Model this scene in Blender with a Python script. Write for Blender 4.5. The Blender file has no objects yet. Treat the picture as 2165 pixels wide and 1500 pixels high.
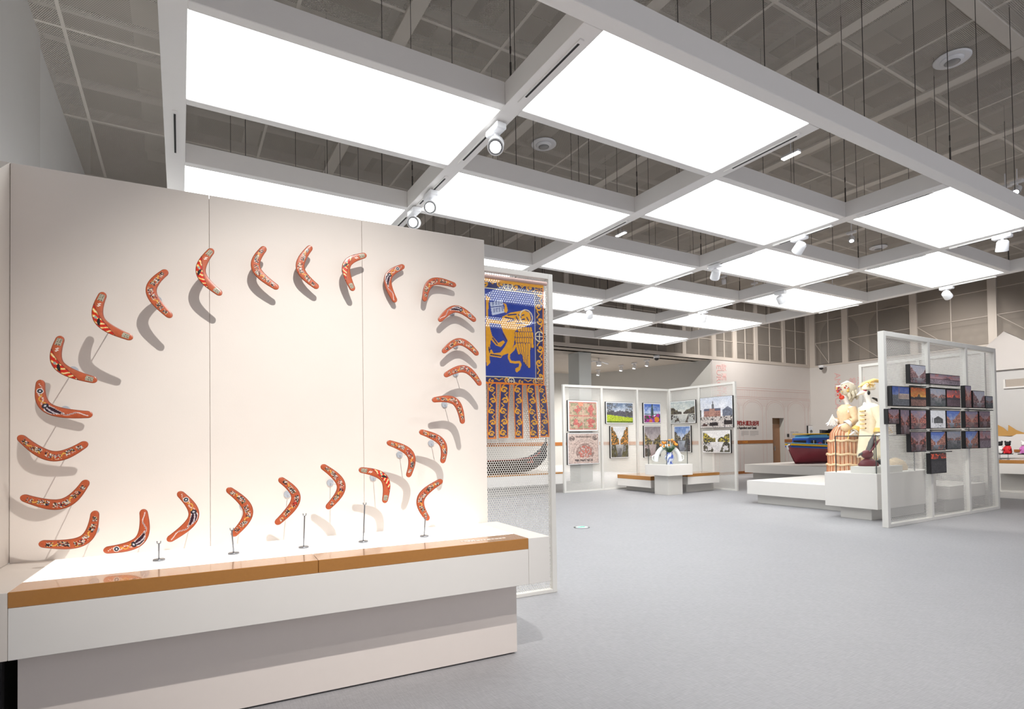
import bpy, math, random
import numpy as np
from mathutils import Vector, Matrix
random.seed(7); RNG = np.random.default_rng(7)
SC = bpy.context.scene
COL = SC.collection

# ------------------------------------------------------------------ camera
F, PITCH, ROLL, CY, CX, H, YAW = 1198.53, .01895, .01428, 909.13, 1082.5, 1.43, 1.04125
c, s = math.cos(PITCH), math.sin(PITCH); Rx = np.array([[1, 0, 0], [0, c, -s], [0, s, c]])
c, s = math.cos(ROLL), math.sin(ROLL); Rr = np.array([[c, 0, s], [0, 1, 0], [-s, 0, c]])
Mw = np.array([[math.sin(YAW), math.cos(YAW), 0], [-math.cos(YAW), math.sin(YAW), 0], [0, 0, 1.]])
RC = Mw @ Rx @ Rr                         # columns: right, forward, up (world = building axes)
cam = bpy.data.cameras.new('camera'); camo = bpy.data.objects.new('camera', cam); COL.objects.link(camo)
mt = Matrix.Identity(4)
for r in range(3):
    mt[r][0], mt[r][1], mt[r][2] = RC[r, 0], RC[r, 2], -RC[r, 1]
mt[2][3] = H
camo.matrix_world = mt
cam.sensor_width = 36; cam.lens = F / 2165 * 36; cam.shift_y = (CY - 750) / 2165; cam.clip_end = 200
SC.camera = camo

# ------------------------------------------------------------------ world, exposure
w = bpy.data.worlds.new('world'); SC.world = w; w.use_nodes = True
w.node_tree.nodes['Background'].inputs[0].default_value = (.9, .92, 1, 1)
w.node_tree.nodes['Background'].inputs[1].default_value = .85
vs = SC.view_settings
vs.view_transform = 'Standard'; vs.look = 'None'; vs.gamma = 1; vs.use_curve_mapping = False; vs.exposure = 0.4
PANEL_L = 3.9                             # radiance of the luminous ceiling panels
KEY_W = 720                               # spotlight on the boomerang wall

# ------------------------------------------------------------------ photo pixel -> point on a known plane
def ray(px, py): return RC @ np.array([(px - CX) / F, 1, (CY - py) / F])
def onz(px, py, z=0.):
    d = ray(px, py); return np.array([0, 0, H]) + (z - H) / d[2] * d
def onx(px, py, u):
    d = ray(px, py); return np.array([0, 0, H]) + u / d[0] * d
def ony(px, py, v):
    d = ray(px, py); return np.array([0, 0, H]) + v / d[1] * d
QR = -.05389; Q0 = np.array([1.949, 3.303, 0])
RL = np.array([[math.cos(QR), -math.sin(QR), 0], [math.sin(QR), math.cos(QR), 0], [0, 0, 1.]])
def loc(px, py, yl):                      # local frame of the boomerang wall, plane y = yl
    d = RL.T @ ray(px, py); o = RL.T @ (np.array([0, 0, H]) - Q0)
    return o + (yl - o[1]) / d[1] * d

# ------------------------------------------------------------------ materials
def srgb(r, g, b):
    f = lambda v: v / 12.92 if v <= .04045 else ((v + .055) / 1.055) ** 2.4
    return (f(r / 255), f(g / 255), f(b / 255), 1)
MATS = {}
def mat(name, col, rough=.5, metal=0., noise=0., nscale=30., bump=0., bscale=200., spec=.5, emit=0., coat=0.):
    if name in MATS: return MATS[name]
    m = bpy.data.materials.new(name); m.use_nodes = True; nt = m.node_tree; b = nt.nodes['Principled BSDF']
    b.inputs['Roughness'].default_value = rough; b.inputs['Metallic'].default_value = metal
    b.inputs['Specular IOR Level'].default_value = spec
    if coat: b.inputs['Coat Weight'].default_value = coat
    b.inputs['Base Color'].default_value = col
    tc = nt.nodes.new('ShaderNodeTexCoord')
    if noise:
        n = nt.nodes.new('ShaderNodeTexNoise'); n.inputs['Scale'].default_value = nscale; n.inputs['Detail'].default_value = 5
        nt.links.new(tc.outputs['Object'], n.inputs['Vector'])
        mx = nt.nodes.new('ShaderNodeMix'); mx.data_type = 'RGBA'
        mx.inputs[6].default_value = tuple(x * (1 - noise) for x in col[:3]) + (1,)
        mx.inputs[7].default_value = tuple(min(1, x * (1 + noise)) for x in col[:3]) + (1,)
        nt.links.new(n.outputs['Fac'], mx.inputs[0]); nt.links.new(mx.outputs[2], b.inputs['Base Color'])
    if bump:
        n2 = nt.nodes.new('ShaderNodeTexNoise'); n2.inputs['Scale'].default_value = bscale; n2.inputs['Detail'].default_value = 3
        nt.links.new(tc.outputs['Object'], n2.inputs['Vector'])
        bp = nt.nodes.new('ShaderNodeBump'); bp.inputs['Strength'].default_value = bump; bp.inputs['Distance'].default_value = .01
        nt.links.new(n2.outputs['Fac'], bp.inputs['Height']); nt.links.new(bp.outputs['Normal'], b.inputs['Normal'])
    if emit:
        b.inputs['Emission Color'].default_value = col; b.inputs['Emission Strength'].default_value = emit
    MATS[name] = m
    return m
def print_mat(name, rough=.55, transl=0., sheer=0.):
    if name in MATS: return MATS[name]
    m = bpy.data.materials.new(name); m.use_nodes = True; nt = m.node_tree; b = nt.nodes['Principled BSDF']
    a = nt.nodes.new('ShaderNodeAttribute'); a.attribute_name = 'Col'
    nz = nt.nodes.new('ShaderNodeTexNoise'); nz.inputs['Scale'].default_value = 400
    tc = nt.nodes.new('ShaderNodeTexCoord'); nt.links.new(tc.outputs['Object'], nz.inputs['Vector'])
    bp = nt.nodes.new('ShaderNodeBump'); bp.inputs['Strength'].default_value = .05; bp.inputs['Distance'].default_value = .002
    nt.links.new(nz.outputs['Fac'], bp.inputs['Height']); nt.links.new(bp.outputs['Normal'], b.inputs['Normal'])
    nt.links.new(a.outputs['Color'], b.inputs['Base Color']); b.inputs['Roughness'].default_value = rough
    if transl:
        t = nt.nodes.new('ShaderNodeBsdfTranslucent'); nt.links.new(a.outputs['Color'], t.inputs['Color'])
        mx = nt.nodes.new('ShaderNodeMixShader'); mx.inputs[0].default_value = transl
        nt.links.new(b.outputs[0], mx.inputs[1]); nt.links.new(t.outputs[0], mx.inputs[2])
        out = mx.outputs[0]
        if sheer:
            tp = nt.nodes.new('ShaderNodeBsdfTransparent'); m2 = nt.nodes.new('ShaderNodeMixShader'); m2.inputs[0].default_value = sheer
            nt.links.new(out, m2.inputs[1]); nt.links.new(tp.outputs[0], m2.inputs[2]); out = m2.outputs[0]
        nt.links.new(out, nt.nodes['Material Output'].inputs[0])
    MATS[name] = m
    return m
def perf_mat(name, col, pitch=.022, hole=.36, rough=.6, axes=(0, 1)):
    """perforated sheet metal: round holes on a hexagonal lattice cut by transparency"""
    m = bpy.data.materials.new(name); m.use_nodes = True; nt = m.node_tree; b = nt.nodes['Principled BSDF']
    b.inputs['Base Color'].default_value = col; b.inputs['Roughness'].default_value = rough
    tc = nt.nodes.new('ShaderNodeTexCoord'); sp = nt.nodes.new('ShaderNodeSeparateXYZ'); nt.links.new(tc.outputs['Object'], sp.inputs[0])
    def mth(op, a, bv=None):
        n = nt.nodes.new('ShaderNodeMath'); n.operation = op
        for i, v in enumerate((a, bv)):
            if v is None: continue
            if isinstance(v, (int, float)): n.inputs[i].default_value = v
            else: nt.links.new(v, n.inputs[i])
        return n.outputs[0]
    X = mth('DIVIDE', sp.outputs[axes[0]], pitch); Y = mth('DIVIDE', sp.outputs[axes[1]], pitch * 1.7320508)
    def d2(ox):
        fx = mth('SUBTRACT', mth('FRACT', mth('ADD', X, ox)), .5)
        fy = mth('MULTIPLY', mth('SUBTRACT', mth('FRACT', mth('ADD', Y, ox)), .5), 1.7320508)
        return mth('ADD', mth('MULTIPLY', fx, fx), mth('MULTIPLY', fy, fy))
    d = mth('MINIMUM', d2(0.), d2(.5))
    solid = mth('GREATER_THAN', d, hole * hole)
    tr = nt.nodes.new('ShaderNodeBsdfTransparent'); mx = nt.nodes.new('ShaderNodeMixShader')
    nt.links.new(solid, mx.inputs[0]); nt.links.new(tr.outputs[0], mx.inputs[1]); nt.links.new(b.outputs[0], mx.inputs[2])
    nt.links.new(mx.outputs[0], nt.nodes['Material Output'].inputs[0])
    MATS[name] = m
    return m
def glass_mat():
    m = bpy.data.materials.new('case_glass'); m.use_nodes = True; nt = m.node_tree
    nt.nodes.remove(nt.nodes['Principled BSDF'])
    t = nt.nodes.new('ShaderNodeBsdfTransparent'); t.inputs[0].default_value = (.985, .992, .988, 1)
    g = nt.nodes.new('ShaderNodeBsdfGlossy'); g.inputs['Roughness'].default_value = .02
    mx = nt.nodes.new('ShaderNodeMixShader'); mx.inputs[0].default_value = .025
    nt.links.new(t.outputs[0], mx.inputs[1]); nt.links.new(g.outputs[0], mx.inputs[2])
    nt.links.new(mx.outputs[0], nt.nodes['Material Output'].inputs[0])
    return m
GLASS = glass_mat()
WHITE = mat('white_paint', srgb(226, 222, 217), .45, noise=.015, nscale=8)
WALLP = mat('wall_panel_paint', srgb(229, 220, 211), .55, noise=.02, nscale=5, bump=.03, bscale=120)
MURALW = mat('mural_wall_paint', srgb(216, 209, 204), .6, noise=.02, nscale=3)
GREYW = mat('grey_wall_paint', srgb(196, 194, 188), .65, noise=.02, nscale=3)
TAUPE = mat('upper_wall_taupe', srgb(168, 158, 147), .7, noise=.06, nscale=2)
TAUPEL = mat('upper_frame_taupe', srgb(200, 190, 180), .6, noise=.02, nscale=4)
SCREENW = mat('screen_white_metal', srgb(224, 221, 215), .45, noise=.01, nscale=10)
GRIDM = mat('grid_white_metal', srgb(238, 235, 232), .4, noise=.01, nscale=10)
BRONZE = mat('bronze_laminate', srgb(188, 130, 66), .22, metal=.3, noise=.06, nscale=60, bump=.02, bscale=300, coat=.7)
BROWN = mat('brown_stripe', srgb(160, 98, 42), .5, noise=.05, nscale=20)
DOORW = mat('brown_door_veneer', srgb(158, 118, 88), .5, noise=.08, nscale=6)
BLACK = mat('black_lacquer', srgb(24, 22, 24), .4, noise=.1, nscale=20)
DARK = mat('dark_slot', srgb(30, 28, 27), .6, noise=.1, nscale=20)
STEEL = mat('brushed_steel', srgb(150, 152, 156), .3, metal=.9, noise=.05, nscale=60)
LAMPW = mat('lamp_white', srgb(238, 238, 240), .35, noise=.01, nscale=20)
LENS = mat('lamp_lens', srgb(255, 255, 255), .3, emit=12)
PANELM = mat('luminous_panel', srgb(250, 254, 255), .6, emit=PANEL_L)
CLEARP = mat('acrylic', srgb(215, 217, 220), .15, noise=.01, nscale=20)
CEILM = perf_mat('perforated_ceiling_metal', srgb(204, 197, 187), .022, .32)
CEILB = mat('ceiling_seam_metal', srgb(216, 209, 199), .6, noise=.02, nscale=20)
PLEN = mat('plenum_dark', srgb(160, 150, 138), .8, noise=.12, nscale=1.5)
PLENB = mat('plenum_steel', srgb(220, 212, 202), .7, noise=.08, nscale=4)
DUCT = mat('plenum_duct', srgb(196, 188, 176), .6, noise=.1, nscale=3)
WIREM = mat('suspension_wire_dark', srgb(60, 54, 50), .5, noise=.05, nscale=40)
PRINT = print_mat('printed_picture', .5)
BOOM = print_mat('painted_boomerang', .3)
CLOTH = print_mat('banner_cloth', .85, .35, .10)

# ------------------------------------------------------------------ mesh building
class MB:
    def __init__(s): s.v = []; s.f = []; s.sm = []
    def add(s, vs_, fs, smooth=False):
        o = len(s.v); s.v += [tuple(map(float, p)) for p in vs_]
        for f in fs: s.f.append(tuple(i + o for i in f)); s.sm.append(smooth)
        return s
    def box(s, x0, x1, y0, y1, z0, z1, bev=0.):
        if bev and min(x1 - x0, y1 - y0, z1 - z0) > 2.2 * bev:
            b = bev; P = []; idx = {}
            for ix, (X, sx) in enumerate(((x0, 1), (x1, -1))):
                for iy, (Y, sy) in enumerate(((y0, 1), (y1, -1))):
                    for iz, (Z, sz) in enumerate(((z0, 1), (z1, -1))):
                        for k in range(3):
                            p = [X + sx * b, Y + sy * b, Z + sz * b]; p[k] = (X, Y, Z)[k]
                            idx[ix, iy, iz, k] = len(P); P.append(p)
            Fs = []
            for k in range(3):
                a, c2 = [j for j in range(3) if j != k]
                for e in (0, 1):
                    q = []
                    for (i, j) in ((0, 0), (1, 0), (1, 1), (0, 1)):
                        t = [0, 0, 0]; t[k] = e; t[a] = i; t[c2] = j; q.append(idx[tuple(t) + (k,)])
                    flip = (e == 0) ^ (k == 1)
                    Fs.append(q[::-1] if flip else q)
            for k in range(3):                      # edge strips along axis k
                a, c2 = [j for j in range(3) if j != k]
                for i in (0, 1):
                    for j in (0, 1):
                        t0 = [0, 0, 0]; t1 = [0, 0, 0]
                        for t, e in ((t0, 0), (t1, 1)): t[k] = e; t[a] = i; t[c2] = j
                        q = [idx[tuple(t0) + (a,)], idx[tuple(t1) + (a,)], idx[tuple(t1) + (c2,)], idx[tuple(t0) + (c2,)]]
                        Fs.append(q)
            for i in (0, 1):
                for j in (0, 1):
                    for k in (0, 1): Fs.append([idx[i, j, k, 0], idx[i, j, k, 1], idx[i, j, k, 2]])
            return s.add(P, Fs)
        P = [(x, y, z) for x in (x0, x1) for y in (y0, y1) for z in (z0, z1)]
        return s.add(P, [(0, 1, 3, 2), (4, 6, 7, 5), (0, 4, 5, 1), (2, 3, 7, 6), (0, 2, 6, 4), (1, 5, 7, 3)])
    def tube(s, pts, rad, n=8, caps=True, flat=1.):
        pts = [Vector(p) for p in pts]; R = rad if hasattr(rad, '__len__') else [rad] * len(pts); rings = []
        up = None
        for i, p in enumerate(pts):
            t = (pts[min(i + 1, len(pts) - 1)] - pts[max(i - 1, 0)]).normalized()
            if up is None: up = Vector((0, 0, 1)) if abs(t.z) < .9 else Vector((1, 0, 0))
            a = t.cross(up).normalized(); bb = a.cross(t).normalized(); up = bb
            rings.append([p + (a * math.cos(k / n * 2 * math.pi) + bb * math.sin(k / n * 2 * math.pi) * flat) * R[i] for k in range(n)])
        V = [v for r in rings for v in r]; Fs = []
        for i in range(len(rings) - 1):
            for k in range(n): Fs.append((i * n + k, i * n + (k + 1) % n, (i + 1) * n + (k + 1) % n, (i + 1) * n + k))
        s.add(V, Fs, True)
        if caps: s.add(rings[0], [tuple(range(n))[::-1]]); s.add(rings[-1], [tuple(range(n))])
        return s
    def lathe(s, prof, n=24, cx=0, cy=0, sx=1., sy=1., fn=None, smooth=True):
        V = []; Fs = []
        for (r, z) in prof:
            for k in range(n):
                a = k / n * 2 * math.pi; rr = r * (fn(a, z) if fn else 1)
                V.append((cx + rr * math.cos(a) * sx, cy + rr * math.sin(a) * sy, z))
        m = len(prof)
        for i in range(m - 1):
            for k in range(n): Fs.append((i * n + k, i * n + (k + 1) % n, (i + 1) * n + (k + 1) % n, (i + 1) * n + k))
        Fs.append(tuple(range(n))[::-1]); Fs.append(tuple((m - 1) * n + k for k in range(n)))
        return s.add(V, Fs, smooth)
    def ball(s, c0, r, n=12, m=8, sc=(1, 1, 1)):
        V = []; Fs = []
        for i in range(m + 1):
            th = math.pi * (.02 + .96 * i / m)
            for k in range(n):
                a = 2 * math.pi * k / n
                V.append((c0[0] + r * sc[0] * math.sin(th) * math.cos(a), c0[1] + r * sc[1] * math.sin(th) * math.sin(a), c0[2] - r * sc[2] * math.cos(th)))
        for i in range(m):
            for k in range(n): Fs.append((i * n + k, i * n + (k + 1) % n, (i + 1) * n + (k + 1) % n, (i + 1) * n + k))
        Fs.append(tuple(range(n))[::-1]); Fs.append(tuple(m * n + k for k in range(n)))
        return s.add(V, Fs, True)
    def prism(s, poly, axis, a0, a1):
        """polygon given in the two other axes (order x,y,z without axis), extruded from a0 to a1"""
        def P(p, a): q = list(p); q.insert(axis, a); return q
        n = len(poly); V = [P(p, a0) for p in poly] + [P(p, a1) for p in poly]
        Fs = [tuple(range(n)), tuple(range(n, 2 * n))[::-1]] + [(i, i + n, (i + 1) % n + n, (i + 1) % n) for i in range(n)]
        return s.add(V, Fs)
    def mesh(s, name, m):
        me = bpy.data.meshes.new(name); me.from_pydata(s.v, [], s.f); me.materials.append(m)
        me.polygons.foreach_set('use_smooth', s.sm); me.update()
        return me
    def build(s, name, m, parent=None, fix=True):
        me = s.mesh(name, m)
        if fix:
            import bmesh
            b = bmesh.new(); b.from_mesh(me); bmesh.ops.recalc_face_normals(b, faces=b.faces); b.to_mesh(me); b.free()
        return link(me, name, parent)
def link(me, name, parent=None):
    o = bpy.data.objects.new(name, me); COL.objects.link(o)
    if parent: o.parent = parent
    return o
def tag(o, label=None, cat=None, group=None, kind=None):
    if label: o['label'] = label
    if cat: o['category'] = cat
    if group: o['group'] = group
    if kind: o['kind'] = kind
    return o
def thing(name, label, cat, pos=(0, 0, 0), rz=0., group=None):
    o = bpy.data.objects.new(name, None); COL.objects.link(o); o.location = pos; o.rotation_euler = (0, 0, rz)
    o.empty_display_size = .1
    return tag(o, label, cat, group)
def box(name, x0, x1, y0, y1, z0, z1, m, parent=None, bev=0.): return MB().box(x0, x1, y0, y1, z0, z1, bev).build(name, m, parent)
def struct(o): o['kind'] = 'structure'; return o
def gridmesh(name, P, C, m, parent=None, smooth=True):
    """P: (ny,nx,3) points, C: (ny,nx,3) sRGB colours 0..1 -> mesh with colour attribute"""
    ny, nx = P.shape[:2]; V = P.reshape(-1, 3)
    i = np.arange(ny - 1)[:, None] * nx + np.arange(nx - 1)[None]
    Fq = np.stack([i, i + 1, i + nx + 1, i + nx], -1).reshape(-1, 4)
    me = bpy.data.meshes.new(name); me.from_pydata(V.tolist(), [], Fq.tolist())
    C = np.clip(C, 0, 1); L = np.where(C <= .04045, C / 12.92, ((C + .055) / 1.055) ** 2.4).reshape(-1, 3)
    at = me.color_attributes.new('Col', 'FLOAT_COLOR', 'POINT')
    at.data.foreach_set('color', np.concatenate([L, np.ones((len(L), 1))], 1).ravel().astype(np.float32))
    me.materials.append(m); me.polygons.foreach_set('use_smooth', [smooth] * len(me.polygons)); me.update()
    return link(me, name, parent)
def text(name, body, size, m, org, xdir, ydir, parent, depth=.004, align='LEFT', sx=1., bold=0.):
    cu = bpy.data.curves.new(name, 'FONT'); cu.body = body; cu.size = size; cu.extrude = depth; cu.align_x = align; cu.resolution_u = 2
    cu.offset = bold
    t = bpy.data.objects.new(name, cu); COL.objects.link(t)
    dg = bpy.context.evaluated_depsgraph_get(); dg.update()
    me = bpy.data.meshes.new_from_object(t.evaluated_get(dg)); bpy.data.objects.remove(t); bpy.data.curves.remove(cu)
    X = Vector(xdir).normalized(); Y = Vector(ydir).normalized(); Z = X.cross(Y)
    mm = Matrix(((X.x * sx, Y.x, Z.x, org[0]), (X.y * sx, Y.y, Z.y, org[1]), (X.z * sx, Y.z, Z.z, org[2]), (0, 0, 0, 1)))
    me.transform(mm); me.materials.clear(); me.materials.append(m); me.name = name
    return link(me, name, parent)
def vnoise(X, Y, seed=0):
    xi = np.floor(X).astype(np.int64); yi = np.floor(Y).astype(np.int64); fx = X - xi; fy = Y - yi
    def h(a, b):
        n = (a * 374761393 + b * 668265263 + seed * 974711) & 0x7fffffff
        n = ((n ^ (n >> 13)) * 1274126177) & 0x7fffffff
        return ((n ^ (n >> 16)) & 0xffff) / 65535.
    fx = fx * fx * (3 - 2 * fx); fy = fy * fy * (3 - 2 * fy)
    return (h(xi, yi) * (1 - fx) + h(xi + 1, yi) * fx) * (1 - fy) + (h(xi, yi + 1) * (1 - fx) + h(xi + 1, yi + 1) * fx) * fy
def fbm(X, Y, seed=0, o=4):
    r = 0; a = .5
    for k in range(o): r = r + a * vnoise(X * 2 ** k, Y * 2 ** k, seed + k); a *= .5
    return r / (1 - .5 ** o)

# ================================================================== THE SETTING
U0, U1, V0, V1, ZC, ZB = -1.67, 23.55, -8.0, 14.62, 7.0, 4.39
def floor_mat():
    m = mat('grey_floor', srgb(160, 159, 162), .5, noise=.05, nscale=2.2); nt = m.node_tree; b = nt.nodes['Principled BSDF']
    # woven vinyl: short streaks in two directions
    tc = nt.nodes.new('ShaderNodeTexCoord'); base = b.inputs['Base Color'].links[0].from_socket
    prev = base
    for sc_ in ((14, 160, 1), (160, 14, 1)):
        mp = nt.nodes.new('ShaderNodeMapping'); mp.inputs['Scale'].default_value = sc_; mp.inputs['Rotation'].default_value = (0, 0, .5)
        nz = nt.nodes.new('ShaderNodeTexNoise'); nz.inputs['Scale'].default_value = 1; nz.inputs['Detail'].default_value = 3
        nt.links.new(tc.outputs['Object'], mp.inputs['Vector']); nt.links.new(mp.outputs[0], nz.inputs['Vector'])
        rp = nt.nodes.new('ShaderNodeMapRange'); rp.inputs[1].default_value = .3; rp.inputs[2].default_value = .7; rp.inputs[3].default_value = .9; rp.inputs[4].default_value = 1.1
        nt.links.new(nz.outputs['Fac'], rp.inputs[0])
        mx = nt.nodes.new('ShaderNodeMix'); mx.data_type = 'RGBA'; mx.blend_type = 'MULTIPLY'; mx.inputs[0].default_value = 1
        nt.links.new(prev, mx.inputs[6]); nt.links.new(rp.outputs[0], mx.inputs[7]); prev = mx.outputs[2]
    nt.links.new(prev, b.inputs['Base Color'])
    return m
struct(box('floor', U0 - .3, U1 + 1.5, V0 - .2, 21, -.15, 0, floor_mat()))
# ceiling: concrete slab, steel and ducts of the plenum, perforated panels hung below
ceiling = struct(box('ceiling', U0 - .3, U1 + 1.5, V0 - .2, 15.4, 8.5, 8.7, PLEN))
PU, PV = 1.317, 2.47
pm = MB(); bw = .022
pm.add([(0, 0, 0), (PU, 0, 0), (PU, PV, 0), (0, PV, 0)], [(0, 1, 2, 3)])
panel_me = pm.mesh('ceiling_panel', CEILM)
fr = MB().box(0, PU, 0, bw, -.006, .02).box(0, PU, PV - bw, PV, -.006, .02).box(0, bw, bw, PV - bw, -.006, .02).box(PU - bw, PU, bw, PV - bw, -.006, .02)
frame_me = fr.mesh('panel_frame', CEILB)
ug0 = 2.63 - 3 * PU - .0
for i in range(20):
    for j in range(-6, 4):
        u = ug0 + (i - 1) * PU; v = 6.9 + (j - 1) * PV
        if u > U1 or v > V1 or u + PU < U0 - .2: continue
        p = link(panel_me, 'ceiling_panel', ceiling); p.location = (u, v, ZC)
        f = link(frame_me, 'panel_frame', p)
for k in range(10):                      # girders visible at panel level, along the hall
    u = 2.63 + (k - 1) * 2 * PU
    if u > U1: break
    box('girder', u - .1, u + .1, V0, V1, ZC - .035, ZC + .12, CEILB, ceiling)
    MB().box(u - .07, u + .07, V0, V1, ZC + .45, ZC + .47).box(u - .07, u + .07, V0, V1, ZC + .75, ZC + .77).box(u - .01, u + .01, V0, V1, ZC + .45, ZC + .77).build('steel_beam', PLENB, ceiling)
for k, v in enumerate((-6, -3.4, -.8, 1.4, 3.2, 5.6, 7.9, 10.2, 12.5)):
    box('cross_beam', U0, U1, v - .06, v + .06, ZC + .3, ZC + .5, PLENB, ceiling)
box('cross_beam', U0, U1, 3.12, 3.3, ZC - .03, ZC + .1, CEILB, ceiling)
for k, (a, b_, wd) in enumerate(((-.6, .3, 0), (4.1, 4.8, 0), (9.0, 9.9, 0), (13.6, 14.4, 0), (18, 18.9, 0))):
    d = MB().box(a, b_, V0, V1, ZC + .7, ZC + 1.2)
    for vv in np.arange(V0 + .5, V1, 1.2): d.box(a - .03, b_ + .03, vv, vv + .05, ZC + .67, ZC + 1.23)
    d.build('air_duct', DUCT, ceiling)
for k, (v, r) in enumerate(((4.6, .06), (6.1, .05), (7.1, .08), (9.3, .05), (11.2, .07), (.4, .06), (2.3, .05))):
    MB().tube([(U0, v, ZC + .22 + .05 * (k % 3)), (U1, v, ZC + .22 + .05 * (k % 3))], r, 8).build('pipe', PLENB, ceiling)
for k, u in enumerate((1.1, 3.3, 6.2, 8.9, 11.6, 14.9, 17.3, 20.4)):
    box('cable_tray', u, u + .28, V0, V1, ZC + .55, ZC + .62, PLENB, ceiling)
for k, (u, v) in enumerate(((5.9, 8.75), (9.87, 3.82), (17.81, 8.86))):
    o = thing('ceiling_speaker', ('round white ceiling speaker nearest the left display wall', 'round white ceiling speaker high up at the upper right', 'small round white ceiling speaker seen past the far light panels')[k], 'speaker', (u, v, ZC - .012), group=None)
    MB().lathe([(.145, -.02), (.215, -.03), (.235, -.015), (.235, .0)], 28).build('rim', LAMPW, o)
    MB().lathe([(.10, -.06), (.145, -.035), (.145, -.02)], 24).build('cone_surround', LAMPW, o)
    MB().lathe([(.09, -.062), (.1, -.06)], 20).build('grille', STEEL, o)

# left wall
wl = struct(box('wall_left', U0 - .2, U0, V0, 21, 0, 8.5, mat('left_wall_paint', srgb(238, 238, 236), .6, noise=.015, nscale=2)))
vx = onx(85, 250, U0 + .04)[1]
box('wall_panel', U0, U0 + .04, V0, vx, 0, ZC, mat('left_wall_panel_paint', srgb(226, 225, 222), .6, noise=.02, nscale=2), wl)
# far wall with the printed mural: pieces round the door opening
DU0, DU1, DZ = 20.9, 21.67, 2.2
wf = struct(MB().box(17.37, DU0, V1, V1 + .5, 0, ZB).box(DU1, U1 + .2, V1, V1 + .5, 0, ZB).box(DU0, DU1, V1, V1 + .5, DZ, ZB).build('wall_far', MURALW))
dv = min(onx(1646.5, 920, DU1)[1], V1 + .48)
box('door_reveal', DU1 - .004, DU1 + .0, V1, dv, 0, DZ, GREYW, wf)
door = struct(thing('door_1', None, None, (0, 0, 0)))
for k in list(door.keys()): pass
leaf = box('door_leaf', DU0, DU1, dv - .05, dv, 0, 1.95, DOORW, door)
box('transom', DU0, DU1, dv - .05, dv, 1.955, DZ, mat('door_transom', srgb(120, 90, 58), .5, noise=.08, nscale=6), door)
MB().tube([(DU1 - .36, dv - .05, .95), (DU1 - .36, dv - .1, .95), (DU1 - .48, dv - .1, .95)], .012, 8).box(DU1 - .39, DU1 - .33, dv - .058, dv - .05, .85, 1.05).build('door_handle', STEEL, leaf)
t1 = struct(MB().box(17.37, DU0, V1 - .012, V1, 1.17, 1.30).box(DU1, U1, V1 - .012, V1, 1.18, 1.315).build('trim_1', BROWN))
struct(MB().box(17.37, DU0, V1 - .012, V1, 0, .1).box(DU1, U1, V1 - .012, V1, 0, .1).build('baseboard_far', BROWN))
# mural: aqueduct line drawing, lettering
PINK = mat('mural_pink_ink', srgb(214, 178, 172), .7, noise=.05, nscale=20)
PINKT = mat('mural_pink_lettering', srgb(222, 174, 170), .7, noise=.05, nscale=20)
RED = mat('red_lettering', srgb(140, 32, 30), .6, noise=.05, nscale=20)
INK = mat('black_ink', srgb(36, 30, 30), .6, noise=.05, nscale=20)
GREYT = mat('grey_ink', srgb(165, 160, 158), .6, noise=.05, nscale=20)
mu = MB(); yv = V1 - .003
def seg(a, b_, w_=.014):
    a = np.array(a); b_ = np.array(b_); d = (b_ - a) / np.linalg.norm(b_ - a); n = np.array([-d[1], d[0]]) * w_ / 2
    q = [a - n, b_ - n, b_ + n, a + n]; mu.add([(p[0], yv, p[1]) for p in q], [(0, 1, 2, 3)])
for z in (3.38, 3.30, 3.02, 2.96): seg((17.4, z), (23.5, z))
uu = 17.5
while uu < 23.45: seg((uu, 3.02), (uu, 3.30), .012); uu += .105
for k in range(5):
    pc = 17.55 + k * 1.42
    for dx in (-.11, .11): seg((pc + dx, .1), (pc + dx * 1.1, 2.62))
    a_prev = None
    for t in np.linspace(0, math.pi, 15):
        p = (pc + .71 - .6 * math.cos(t), 2.55 + .36 * math.sin(t))
        if a_prev and p[0] < 23.5: seg(a_prev, p, .012)
        a_prev = p
    a_prev = None
    for t in np.linspace(0, math.pi, 15):
        p = (pc + .71 - .52 * math.cos(t), 2.5 + .34 * math.sin(t))
        if a_prev and p[0] < 23.5: seg(a_prev, p, .01)
        a_prev = p
    for t in np.linspace(-.5, .5, 6):
        seg((pc + t * .3, 2.65), (pc + t * .55, 2.95), .009)
mu.build('mural_drawing', PINK, wf, fix=False)
EX, EZ, EN = (1, 0, 0), (0, 0, 1), (0, -1, 0)
text('wall_title', '斯特输水道及运河', .205, RED, (18.395, V1 - .004, 1.905), EX, EZ, wf, bold=.006)
text('wall_subtitle', 'lte Aqueduct and Canal', .135, INK, (18.62, V1 - .004, 1.755), EX, EZ, wf, sx=.98, bold=.004)
for k, ch in enumerate('欧洲'): text('wall_lettering', ch, .3, PINKT, (17.86, V1 - .004, 4.0 - .36 * k), EX, EZ, wf)
for k, ch in enumerate('英国'): text('wall_lettering', ch, .3, PINKT, (17.86, V1 - .004, 3.12 - .36 * k), EX, EZ, wf)
text('wall_lettering', 'EUROPE', .36, PINKT, (17.60, V1 - .004, 4.22), (0, 0, -1), EX, wf)
text('date_lettering', '1795年', .11, mat('gold_lettering', srgb(224, 150, 60), .5, noise=.05, nscale=30), (19.0, V1 - .014, 1.195), EX, EZ, t1)
tx = MB()
for r in range(6):
    z = 1.66 - r * .035
    for (a, b_) in ((18.95, 19.4 - (r == 5) * .3), (19.48, 20.0 - (r == 5) * .2)): tx.box(a, b_, V1 - .003, V1 - .001, z, z + .012)
for r in range(7):
    z = 1.56 - r * .03
    tx.box(22.08, 22.42, V1 - .003, V1 - .001, z, z + .01); tx.box(22.5, 22.95, V1 - .003, V1 - .001, z, z + .01)
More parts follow.
